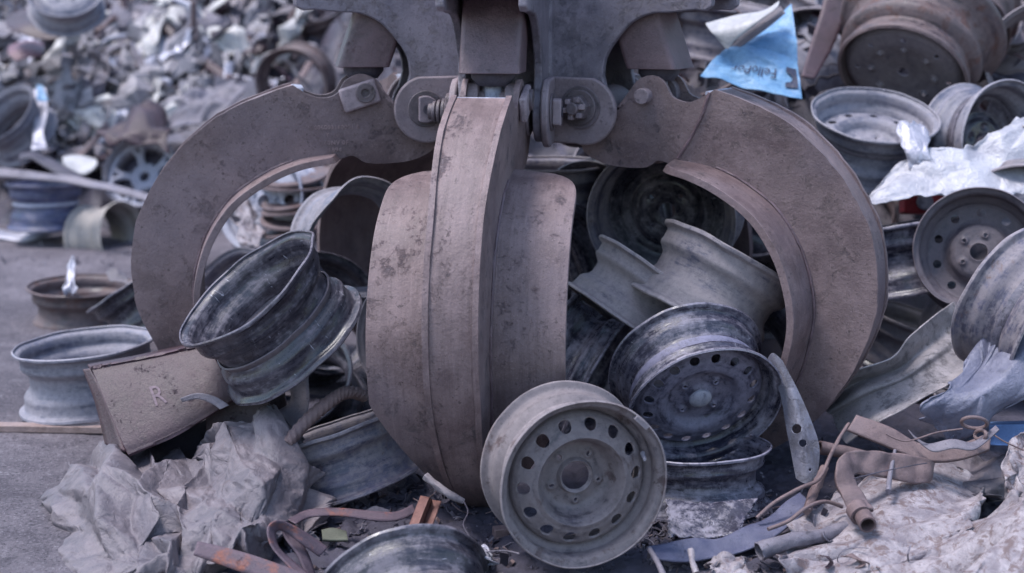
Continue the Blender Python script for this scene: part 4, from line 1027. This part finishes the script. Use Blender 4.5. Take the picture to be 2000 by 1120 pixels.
def near_px(co, x, y, r):
    q = o.matrix_basis @ co - CP; d = q.dot(FW); X = 1000 + F * q.dot(RT) / d; Y = 560 - F * q.dot(UP) / d
    return ((X - x) ** 2 + (Y - y) ** 2) < r * r
kill = [f for f in bm.faces if any(near_px(f.calc_center_median(), x, y, r) for x, y, r in ((1556, 838, 9.5), (1568, 866, 7.5), (1582, 918, 3)))]
bmesh.ops.delete(bm, geom=kill, context='FACES'); bm.to_mesh(o.data); bm.free()
strap('bent_pipe', 'bent flattened rusty pipe with an open round end lying on the white rusty sheet', [(1824, 905, 3.42), (1800, 893, 3.4), (1740, 886, 3.38), (1680, 880, 3.34), (1643, 890, 3.30), (1630, 925, 3.27), (1645, 972, 3.24), (1662, 1000, 3.21)], [(1816, 936, 3.41), (1790, 946, 3.38), (1740, 936, 3.36), (1692, 928, 3.33), (1668, 926, 3.30), (1672, 945, 3.27), (1690, 975, 3.235), (1706, 996, 3.2)], 'tan', .011, cat='pipe', amp=.010, nv=14, seg=14, freq=26)
pp = bpy.data.objects['bent_pipe']
cpts = [P(1672, 994, 3.21), P(1682, 1008, 3.185)]
cl = tube('pipe_collar', cpts, .0245, M['tan'], sub=3, ns=20, hollow=.006, raw=True); cl.parent = pp; cl.matrix_parent_inverse = pp.matrix_basis.inverted()
pe = tube('pipe_end', [P(1674, 990, 3.22), P(1684, 1006, 3.19), P(1695, 1026, 3.15)], [.021, .020, .0195], M['tan'], sub=6, ns=24, hollow=.004, raw=True); pe.parent = pp; pe.matrix_parent_inverse = pp.matrix_basis.inverted()
tube('bent_rod', [(1658, 828, 3.5), (1640, 855, 3.46), (1622, 890, 3.42), (1600, 935, 3.36), (1560, 955, 3.32), (1515, 980, 3.3), (1478, 1012, 3.28)], .0046, M['tan'], sub=8, ns=10, noisy=.15, label='long thin brown bent rod curving down beside the bright bracket', cat='rod')
tube('bent_rod', [(1645, 990, 3.3), (1610, 980, 3.28), (1575, 992, 3.26), (1540, 1018, 3.24), (1500, 1034, 3.22)], .0046, M['tan'], sub=8, ns=10, label='short tan bent rod left of the open pipe end', cat='rod')
strap('metal_strip', 'rusty brown bar slanting over the right side below the torn rim strip', [(1672, 812, 3.5), (1740, 838, 3.48), (1800, 868, 3.46), (1870, 868, 3.46), (1935, 846, 3.5)], [(1655, 840, 3.47), (1722, 868, 3.45), (1800, 898, 3.43), (1870, 898, 3.43), (1932, 880, 3.46)], 'tan', .008, amp=.006, nv=10)
strap('metal_strip', 'pale thin curled strip resting on the rusty brown bar', [(1775, 838, 3.44), (1810, 868, 3.41), (1860, 862, 3.4), (1900, 866, 3.4), (1945, 832, 3.44)], [(1785, 852, 3.42), (1820, 884, 3.39), (1862, 880, 3.38), (1905, 880, 3.38), (1952, 840, 3.42)], 'graystrip', .003, amp=.01)
tube('pipe_stub', [(1600, 874, 3.6), (1660, 886, 3.62), (1730, 905, 3.66)], .017, M['tan'], hollow=.004, noisy=.1, ns=18, label='brown pipe stub pointing left under the rusty brown bar', cat='pipe')
tube('crushed_tube', [(1482, 1078, 3.16), (1540, 1058, 3.18), (1600, 1048, 3.22), (1650, 1030, 3.26)], [.022, .017, .016, .015], M['graystrip'], hollow=.003, noisy=.25, ns=18, sub=8, label='crushed grey tube on the ground left of the white rusty sheet', cat='tube')
tube('crushed_tube', [(1575, 1000, 3.3), (1590, 960, 3.38), (1610, 915, 3.46)], [.009, .012, .010], M['tan'], noisy=.4, ns=14, sub=8, label='flattened tan tube standing behind the long bent rod', cat='tube')
for (x, y, a, l) in ((1903, 826, .3, 'upper rusty chain link near the blue beam'), (1915, 850, 1.6, 'lower rusty chain link near the blue beam')):
    pts = [P(x + 26 * math.cos(t) * math.cos(a) - 11 * math.sin(t) * math.sin(a), y + 12 * math.cos(t) * math.sin(a) * .8 + 11 * math.sin(t) * math.cos(a), 3.42 + .02 * math.sin(t)) for t in [i * 2 * math.pi / 16 for i in range(17)]]
    tube('chain_link', pts, .0045, M['tan'], sub=2, ns=8, raw=True, label=l, cat='chain link')
tube('wire', [(1730, 848, 3.4), (1770, 862, 3.4), (1830, 845, 3.4), (1880, 838, 3.4)], .0022, M['tan'], ns=8, label='thin wire running to the upper chain link', cat='wire')
tube('wire', [(1935, 845, 3.42), (1960, 862, 3.4), (2000, 880, 3.38)], .002, M['tan'], ns=8, label='thin wire below the blue beam', cat='wire')
tube('wire', [(1668, 935, 3.2), (1720, 922, 3.22), (1780, 910, 3.24), (1810, 905, 3.3)], .0014, M['dark'], ns=8, label='thin wire crossing over the bent rusty pipe', cat='wire')
tube('metal_strip', [(1735, 960, 3.3), (1738, 930, 3.34), (1748, 880, 3.4)], [.007, .006, .004], M['graystrip'], ns=10, label='upright pale prong behind the bent pipe', cat='metal strip')
patch('blue_beam', 'blue painted beam end at the right edge', 'steel beam', Surf([[(1935, 826, 3.72), (2080, 822, 3.7)], [(1932, 832, 3.6), (2080, 830, 3.58)], [(1930, 868, 3.58), (2080, 872, 3.56)], [(1934, 868, 3.7), (2080, 872, 3.68)]], linear=True), 10, 24, 'beam', .006, ang=30)
tube('bone_scrap', [(1360, 1120, 3.02), (1352, 1095, 3.04), (1350, 1076, 3.08)], [.008, .006, .008], M['rustwhite'], noisy=.3, label='pale stub of scrap standing at the bottom edge near the blue-grey strip', cat='scrap piece')
facet('foil_scrap', 'pale crumpled scrap at the bottom edge left of the white rusty sheet', 'foil', Surf(G([[(1385, 1100), (1420, 1080), (1450, 1085)], [(1390, 1130), (1425, 1125), (1460, 1120)]], [3.08, 3.0]), amp=.012, freq=22, seed=8, rag=.05), 24, 120, 'rustwhite', .0012, amp=0.012, an=1, seed=11)
# ------- left background pieces
gy = gd(840)
v, f = box_pts(Vector((0, 0, .012)), Vector((.34, .0, 0)), Vector((0, .02, 0)), Vector((0, 0, .010)))
c = P(20, 838, gd(842)); rot = Matrix.Rotation(R(-3), 3, 'Z')
mesh_obj('timber_batten', [rot @ q + Vector((c.x - .05, c.y, 0)) for q in v], f, M['wood'], bevel=.002); tag(bpy.data.objects['timber_batten'], 'long narrow batten lying on the yard floor at the left edge', 'batten')
facet('bright_scrap', 'upright bright scrap inside the brown rim', 'metal sheet', Surf(G([[(136, 500), (142, 505), (146, 515)], [(126, 540), (138, 542), (147, 545)], [(122, 572), (134, 574), (146, 572)]], [5.5, 5.45, 5.42]), amp=.008, freq=12, rag=.04), 10, 60, 'foil', .002, amp=0.01, an=1, seed=17)
patch('plastic_cup', 'grey plastic piece on the right inside edge of the brown rim', 'plastic scrap', Surf(G([[(205, 530), (225, 525), (245, 535)], [(215, 550), (232, 552), (250, 560)]], [5.5, 5.45]), amp=.01, freq=10), 20, 16, 'cloth', .002)
strap('bright_strip', 'bent bright aluminium strip on the yard floor at the left edge', [(-20, 446, 7.6), (35, 455, 7.6), (75, 450, 7.6), (110, 436, 7.65)], [(-20, 460, 7.5), (35, 472, 7.5), (78, 466, 7.5), (140, 446, 7.6)], 'foil', .006, amp=.01)
patch('white_plate', 'small bright white dish left of the spoked wheel', 'dish', Surf(G([[(122, 308), (150, 304), (188, 312)], [(128, 325), (155, 332), (190, 322)], [(150, 338), (165, 342), (180, 334)]], [7.6, 7.5, 7.48]), amp=.004, crumple=False), 24, 20, 'white', .01)
facet('white_cloth', 'large off-white sheet high on the left heap near the black wheel', 'white sheet', Surf(G([[(375, 14), (410, 18), (450, 35)], [(385, 60), (440, 62), (488, 80)], [(420, 95), (465, 115), (500, 132)]], [9.3, 9.1, 9.0]), amp=.03, freq=5, rag=.05), 16, 120, 'cream_sheet', .006, amp=0.05, an=1, seed=12)
facet('white_cloth', 'smaller pale sheet just left of the large off-white sheet', 'white sheet', Surf(G([[(300, 20), (330, 12), (350, 25)], [(320, 50), (350, 45), (378, 60)]], [9.3, 9.1]), amp=.03, freq=6, rag=.05), 12, 60, 'cream_sheet', .006, amp=0.05, an=1, seed=13)
patch('pink_sheet', 'pink curved sheet on the left heap', 'pink sheet', Surf(G([[(18, 90), (50, 80), (86, 88)], [(16, 104), (50, 96), (86, 100)], [(30, 118), (55, 112), (80, 110)]], [8.7, 8.55, 8.5]), amp=.01, freq=6, crumple=False), 30, 20, 'pink', .006)
strap('plastic_rag', 'crumpled plastic film with a blue end hanging down the left heap', [(66, 172, 8.1), (68, 215, 8.0), (66, 260, 7.9), (64, 300, 7.8)], [(90, 172, 8.1), (94, 215, 8.0), (86, 260, 7.9), (94, 295, 7.8)], 'foil', .005, amp=.04, nv=12, freq=10)
patch('plastic_rag', 'bright blue scrap on top of the hanging plastic film', 'plastic scrap', Surf(G([[(73, 168), (84, 170)], [(72, 196), (94, 198)]], [7.95, 7.9]), amp=.01, freq=8), 12, 16, 'bluebag', .005)
for i, (a, b, m, l) in enumerate((
    ([(-20, 328, 7.3), (80, 338, 7.25), (180, 352, 7.1), (300, 382, 6.9)], [(-20, 344, 7.25), (80, 352, 7.2), (180, 366, 7.05), (300, 396, 6.85)], 'graystrip', 'long grey bar crossing above the navy rim'),
    ([(40, 304, 7.7), (70, 300, 7.65), (110, 318, 7.5), (160, 345, 7.4)], [(40, 318, 7.6), (64, 312, 7.5), (105, 335, 7.4), (150, 358, 7.3)], 'dark', 'short dark curved bar on top of the long grey bar'),
    ([(205, 238, 8.0), (185, 265, 7.9), (150, 304, 7.8)], [(214, 243, 8.0), (194, 272, 7.9), (160, 308, 7.8)], 'tan', 'thin tan bar leaning above the white dish'),
    ([(300, 40, 9.0), (340, 80, 8.9), (390, 125, 8.8), (440, 160, 8.6)], [(312, 34, 9.0), (356, 74, 8.9), (405, 116, 8.8), (455, 150, 8.6)], 'brown', 'brown bar slanting across the left heap below the off-white sheet'),
    ([(560, 180, 8.2), (585, 145, 8.3), (612, 100, 8.5)], [(570, 184, 8.2), (596, 150, 8.3), (622, 104, 8.5)], 'tan', 'thin bar standing inside the tan arch rim'))):
    strap('scrap_bar', l, a, b, m, .012, cat='bar', amp=.01)
patch('curved_sheet', 'brown curved sheet at the top left below the shallow grey rim', 'metal sheet', Surf(G([[(8, 40), (45, 18), (90, 20), (134, 50)], [(14, 50), (55, 44), (95, 48), (138, 62)], [(30, 60), (65, 76), (100, 80), (125, 72)]], [8.6, 8.2, 8.1]), amp=.03, freq=4, crumple=False), 40, 30, 'brown', .01)
facet('curved_sheet', 'dark brown folded sheet above the spoked wheel', 'metal sheet', Surf(G([[(190, 262), (240, 240), (290, 196), (330, 238)], [(196, 262), (245, 262), (288, 240), (330, 262)], [(210, 285), (250, 280), (290, 270), (325, 285)]], [7.9, 7.6, 7.5]), amp=.04, freq=5), 16, 80, 'brown', .008, amp=0.04, an=1, seed=15)
facet('curved_sheet', 'pale tan folded sheet right of the dark brown folded sheet', 'metal sheet', Surf(G([[(330, 240), (370, 190), (410, 175), (470, 160)], [(335, 262), (380, 240), (420, 215), (470, 195)]], [8.0, 7.8]), amp=.05, freq=5), 16, 80, 'graystrip', .008, amp=0.04, an=1, seed=16)
patch('curved_sheet', 'long curved dark sheet below the black wheel', 'metal sheet', Surf(G([[(420, 150), (470, 160), (510, 150)], [(420, 185), (470, 195), (520, 180)], [(430, 215), (480, 225), (530, 205)]], [8.3, 8.1, 8.0]), amp=.03, freq=5, crumple=False), 30, 30, 'dark', .008)
facet('rust_sheet', 'pinkish rusty crumpled sheet seen through the left tine', 'crumpled sheet', Surf(G([[(448, 410), (470, 395), (485, 405)], [(455, 450), (480, 440), (505, 455)], [(480, 490), (495, 490), (510, 495)]], [5.7, 5.6, 5.5]), amp=.03, freq=9, rag=.05), 24, 150, 'rustwhite', .004, amp=0.03, an=1, seed=14)
v_ = [(533, 345), (533, 366), (534, 388), (535, 410), (533, 430), (538, 448)]
for i, (x, y) in enumerate(v_):
    pr = [(.2, .03), (.75, .03), (.95, .06), (1, .05), (1, -.02), (.9, -.03), (.2, -.03)]
    nn = CD((-.1 + .12 * math.sin(i * 2.1), .95, .28 + .1 * math.cos(i * 3.3))); x_ = (RT - nn * RT.dot(nn)).normalized(); y_ = nn.cross(x_)
    v, f = lathe(pr, 48, .14, .14, lambda p: p)
    Mx = Matrix.Translation(P(x + 44, y, 5.75 - i * .02)) @ Matrix((x_, y_, nn)).transposed().to_4x4()
    o = mesh_obj('brake_disc', v, f, M['w_brown'], M=Mx, ang=30)
    tag(o, ['topmost', 'second from the top', 'third from the top', 'third from the bottom', 'second from the bottom', 'lowest'][i] + ' of the stacked rusty brake discs seen through the left tine', 'brake disc', 'stacked brake discs')
v, f = box_pts(Vector(), RT * .07, UP * .045, FW * .04)
c = P(1802, 392, 4.75); o = mesh_obj('red_housing', [q + c for q in v], f, M['red'], bevel=.008); tag(o, 'red housing with a round silver knob under the white sheet', 'red housing')
v, f = cyl_y(0, 0, 0, .03, .026); kb = mesh_obj('knob', v, f, M['w_silver'], o, Matrix.Translation(P(1804, 394, 4.70) - o.location) @ Matrix.Rotation(math.pi, 4, 'Z'), bevel=.004)
strap('metal_strip', 'broad rust-red strap hanging between the blue bag and the truck wheel', [(1612, -20, 5.3), (1604, 20, 5.25), (1585, 80, 5.15), (1565, 150, 5.0)], [(1662, -20, 5.3), (1650, 30, 5.25), (1628, 90, 5.15), (1590, 155, 5.0)], 'brown', .006, nv=6)
# crumpled sheets on the left heap
rl = random.Random(5)
for i in range(84):
    px = rl.uniform(-20, 520); py = rl.uniform(-10, 330)
    if px > 330 and py > 230: px -= 200
    if i > 40: px = 290 + rl.gauss(0, 90); py = 130 + rl.gauss(0, 60)
    d = heap_hit(px, py, .08); s = rl.uniform(24, 72); a = rl.gauss(-.5, .6); asp = rl.uniform(.22, .6)
    ca, sa = math.cos(a), math.sin(a)
    def q(u, v, dd): return (px + s * (u * ca - v * sa * asp), py + s * (u * sa + v * ca * asp), d + dd)
    sf = Surf([[q(-1, -.8, .22), q(0, -1, .10), q(1, -.7, .2)], [q(-1, 0, .05), q(0, 0, -.12), q(1, 0, .0)], [q(-.8, .9, .12), q(0, 1, .04), q(.9, .8, .15)]])
    facet('scrap_sheet', 'crumpled sheet metal among the shredded grey heap on the left', 'crumpled sheet', sf, 8, 46, rl.choice(['palescrap', 'graystrip', 'palescrap', 'foil', 'foil', 'rustwhite', 'cloth', 'brown', 'palescrap']), .005, group='crumpled sheets of the left heap', amp=.05, seed=i, edge=.04, soft=0)
for i in range(34):
    px = rl.uniform(40, 520); py = rl.uniform(20, 320); d = heap_hit(px, py, .16); a = rl.uniform(-1.2, .9); L = rl.uniform(30, 85); k = rl.uniform(-.5, .5)
    pts = [(px + L * t * math.cos(a + k * t), py + L * t * math.sin(a + k * t), d + .12 * t * rl.uniform(-1, 1)) for t in (-1, -.4, .3, 1)]
    tube('scrap_tube', pts, rl.uniform(.008, .024), M[rl.choice(['graystrip', 'dark', 'tan', 'w_silver', 'brown'])], noisy=.2, sub=5, ns=9, label='bent tube or rod among the shredded grey heap on the left', cat='tube', group='bent tubes of the left heap')

for i in range(34):
    px = 250 + rl.gauss(0, 120); py = 150 + rl.gauss(0, 75); d = heap_hit(px, py, .2); s = rl.uniform(45, 110); a = rl.gauss(-.6, .45); asp = rl.uniform(.14, .42)
    ca, sa = math.cos(a), math.sin(a)
    def q(u, v, dd): return (px + s * (u * ca - v * sa * asp), py + s * (u * sa + v * ca * asp), d + dd)
    sf = Surf([[q(-1, -.8, .3), q(0, -1, .16), q(1, -.7, .25)], [q(-1, 0, .12), q(0, 0, -.04), q(1, 0, .08)], [q(-.8, .9, .12), q(0, 1, .04), q(.9, .8, .15)]])
    facet('scrap_sheet', 'large pale crumpled sheet lying on the shredded grey heap on the left', 'crumpled sheet', sf, 16, 110, rl.choice(['palescrap', 'cloth', 'foil', 'cream_sheet', 'palescrap', 'graystrip']), .005, group='large crumpled sheets of the left heap', amp=.06, seed=i + 300, edge=.05, soft=0)
for i in range(60):
    px = rl.uniform(-10, 520); py = rl.uniform(0, 320); d = heap_hit(px, py, .14); a = rl.gauss(-.55, .55); L = rl.uniform(35, 110); k = rl.uniform(-.7, .7); wd = rl.uniform(4, 15)
    ea, eb = [], []
    for t in (-1, -.5, 0, .5, 1):
        th = a + k * t; x = px + L * t * math.cos(th); y = py + L * t * math.sin(th) + L * .25 * t * t; tw = math.cos(t * 1.4 + i)
        ea.append((x - wd * math.sin(th), y - wd * math.cos(th) * tw, d + .04 * math.sin(t * 3 + i) + .03 * tw)); eb.append((x + wd * math.sin(th), y + wd * math.cos(th) * tw, d + .04 * math.sin(t * 3 + i) - .03 * tw))
    strap('scrap_strip', 'long bent metal strip tangled in the shredded grey heap on the left', ea, eb, rl.choice(['cloth', 'graystrip', 'foil', 'graystrip', 'cloth', 'brown', 'w_gray', 'cream_sheet']), .006, cat='metal strip', group='long bent strips of the left heap', seg=6, amp=.01, nv=3)
for i in range(30):
    px = rl.uniform(1480, 1990); py = rl.uniform(850, 1100) if px > 1600 else rl.uniform(960, 1110)
    d = gd(py) - .10 * (px > 1560) - .04; a = rl.uniform(0, 3.14); L = rl.uniform(12, 42); k = rl.uniform(-1, 1); wd = rl.uniform(2.5, 8)
    ea, eb = [], []
    for t in (-1, -.4, .3, 1):
        th = a + k * t; x = px + L * t * math.cos(th); y = py + .6 * L * t * math.sin(th); tw = math.cos(t * 1.6 + i)
        ea.append((x - wd * math.sin(th), y - wd * math.cos(th) * tw - 2, d + .015 * tw)); eb.append((x + wd * math.sin(th), y + wd * math.cos(th) * tw + 2, d - .015 * tw))
    strap('scrap_strip', 'small bent strip among the near scrap at the lower right', ea, eb, rl.choice(['tan', 'graystrip', 'dark', 'brown', 'w_gray', 'bluesteel']), .0025, cat='metal strip', group='small bent strips at the lower right', seg=6, amp=.004, nv=3)
# thin wires lying among the near scrap
for i in range(34):
    px, py = (rl.uniform(1480, 1980), rl.uniform(850, 1100)) if i % 3 else (rl.uniform(560, 960), rl.uniform(940, 1090))
    d = gd(py) - .12 * (px > 1500) - .03; a = rl.uniform(0, 6.28); L = rl.uniform(18, 60); k = rl.uniform(-1.6, 1.6)
    pts = [(px + L * t * math.cos(a + k * t), py + .6 * L * t * math.sin(a + k * t), d + .02 * math.sin(5 * t + i)) for t in (-1, -.5, 0, .5, 1)]
    tube('wire', pts, rl.uniform(.0012, .0026), M[rl.choice(['dark', 'tan', 'graystrip', 'tan'])], sub=5, ns=6, label='thin bent wire tangled in the near scrap', cat='wire', group='thin wires in the near scrap')
# shreds nobody could count
def shards(name, label, mat, n, reg, smin, smax, seed, off=.03, groundy=False):
    r = random.Random(seed); vs_, fs = [], []
    for i in range(n):
        x0, y0, x1, y1 = r.choice(reg); px, py = r.uniform(x0, x1), r.uniform(y0, y1)
        d = gd(py) if groundy else heap_hit(px, py, off)
        c = P(px, py, d); L = r.uniform(smin, smax); wd = L * r.uniform(.06, .45)
        ax = Vector((r.gauss(0, 1), r.gauss(0, 1), r.gauss(0, .8))).normalized(); b = ax.cross(Vector((r.gauss(0, 1), r.gauss(0, 1), r.gauss(0, 1)))).normalized(); cc = ax.cross(b)
        k = 5; bs = len(vs_); cv = r.uniform(-1.2, 1.2) * L
        for t in range(k + 1):
            u = t / k - .5; w_ = wd * (1 - .5 * abs(u)) * r.uniform(.7, 1.1)
            p = c + ax * u * L + cc * cv * (u * u) + Vector((0, 0, (.1 if groundy else .3) * L)) + cc * L * .06 * r.gauss(0, 1)
            for s in (-.5, .5):
                for e in (0, .003): vs_.append(p + b * w_ * s + cc * e)
        for t in range(k):
            o = bs + t * 4
            fs += [(o, o + 2, o + 6, o + 4), (o + 1, o + 5, o + 7, o + 3), (o, o + 4, o + 5, o + 1), (o + 2, o + 3, o + 7, o + 6)]
        fs += [(bs, bs + 1, bs + 3, bs + 2), (bs + k * 4, bs + k * 4 + 2, bs + k * 4 + 3, bs + k * 4 + 1)]
    o = mesh_obj(name, vs_, fs, M[mat], M=Matrix.Identity(4), ang=30); tag(o, label, 'scrap', kind='stuff')
LR = [(-20, -10, 620, 340), (60, 30, 450, 300), (-20, -10, 400, 330), (-360, -20, 0, 340)]
RR = [(1000, -40, 2040, 420), (500, 200, 1000, 520), (600, -20, 1400, 300)]
shards('shredded_metal', 'pale grey shredded metal covering the heap on the left', 'palescrap', 600, LR, .05, .34, 1, .06)
shards('shredded_metal', 'bright shreds of aluminium glinting in the left heap', 'foil', 420, LR, .03, .16, 2, .08)
shards('shredded_metal', 'dark shreds of metal between the pieces of the heap', 'dark', 900, LR + RR, .06, .22, 3)
shards('shredded_metal', 'brown rusty shreds between the rims', 'brown', 500, LR + RR, .05, .18, 4)
shards('ground_scraps', 'small dark scraps and slivers scattered on the ground around the grapple', 'dark', 900, [(560, 930, 1000, 1118), (1240, 960, 1560, 1118), (600, 880, 900, 1000), (1560, 800, 1990, 1000)], .015, .07, 5, groundy=True)
shards('ground_scraps', 'small brown slivers scattered on the ground around the grapple', 'tan', 300, [(560, 930, 1000, 1118), (1240, 960, 1560, 1118), (1560, 850, 1990, 1060)], .012, .05, 6, groundy=True)
shards('ground_scraps', 'small grey slivers scattered on the ground around the grapple', 'graystrip', 380, [(560, 930, 1000, 1118), (1240, 960, 1560, 1118), (1480, 880, 1990, 1060), (0, 400, 260, 520)], .012, .05, 8, groundy=True)
def soil():
    vs_, fs = [], []; nx, ny = 300, 170
    for j in range(ny):
        for i in range(nx):
            x = -1.0 + 2.6 * i / (nx - 1); y = 2.95 + 1.45 * j / (ny - 1)
            e = min(1, (x + 1.0) / .5) * min(1, (y - 2.95) / .1 + .4) * min(1, (1.6 - x) / .3)
            a = noise.fractal(Vector((x * 9, y * 9, 1)), .9, 2.1, 5); b = noise.voronoi(Vector((x * 42, y * 42, 0)))[0][0]
            c2 = noise.voronoi(Vector((x * 90, y * 90, 4)))[0][0]
            z = (.010 + .014 * a + .016 * (.5 - b) + .008 * (.5 - c2)) * e - .012 * (1 - e) + .05 * sm((x - .75) / .4) * sm((y - 3.2) / .4)
            vs_.append((x, y, z))
    for j in range(ny - 1):
        for i in range(nx - 1):
            a = j * nx + i; fs.append((a, a + 1, a + nx + 1, a + nx))
    o = mesh_obj('soil', vs_, fs, M['soil'], M=Matrix.Identity(4), ang=50); tag(o, kind='structure')
soil()
def pebbles():
    r = random.Random(3); vs_, fs = [], []
    for i in range(840):
        if i < 840: px, py = r.uniform(500, 1350), r.uniform(960, 1118)
        else: px, py = r.gauss(120, 70), r.gauss(960, 120)
        d = gd(py); c = P(px, py, d); s = r.uniform(.002, .0075) * (1 + (i % 17 == 0))
        b = len(vs_)
        for k in range(6):
            dv = [(1, 0, 0), (-1, 0, 0), (0, 1, 0), (0, -1, 0), (0, 0, 1), (0, 0, -1)][k]
            vs_.append(c + Vector(dv) * s * r.uniform(.6, 1.3) + Vector((0, 0, .006 if i < 840 else .001)))
        for t in ((0, 2, 4), (2, 1, 4), (1, 3, 4), (3, 0, 4), (2, 0, 5), (1, 2, 5), (3, 1, 5), (0, 3, 5)): fs.append(tuple(b + q for q in t))
    o = mesh_obj('gravel', vs_, fs, M['soil'], M=Matrix.Identity(4), ang=30); tag(o, 'loose dark gravel grains on the yard floor', 'gravel', kind='stuff')
pebbles()
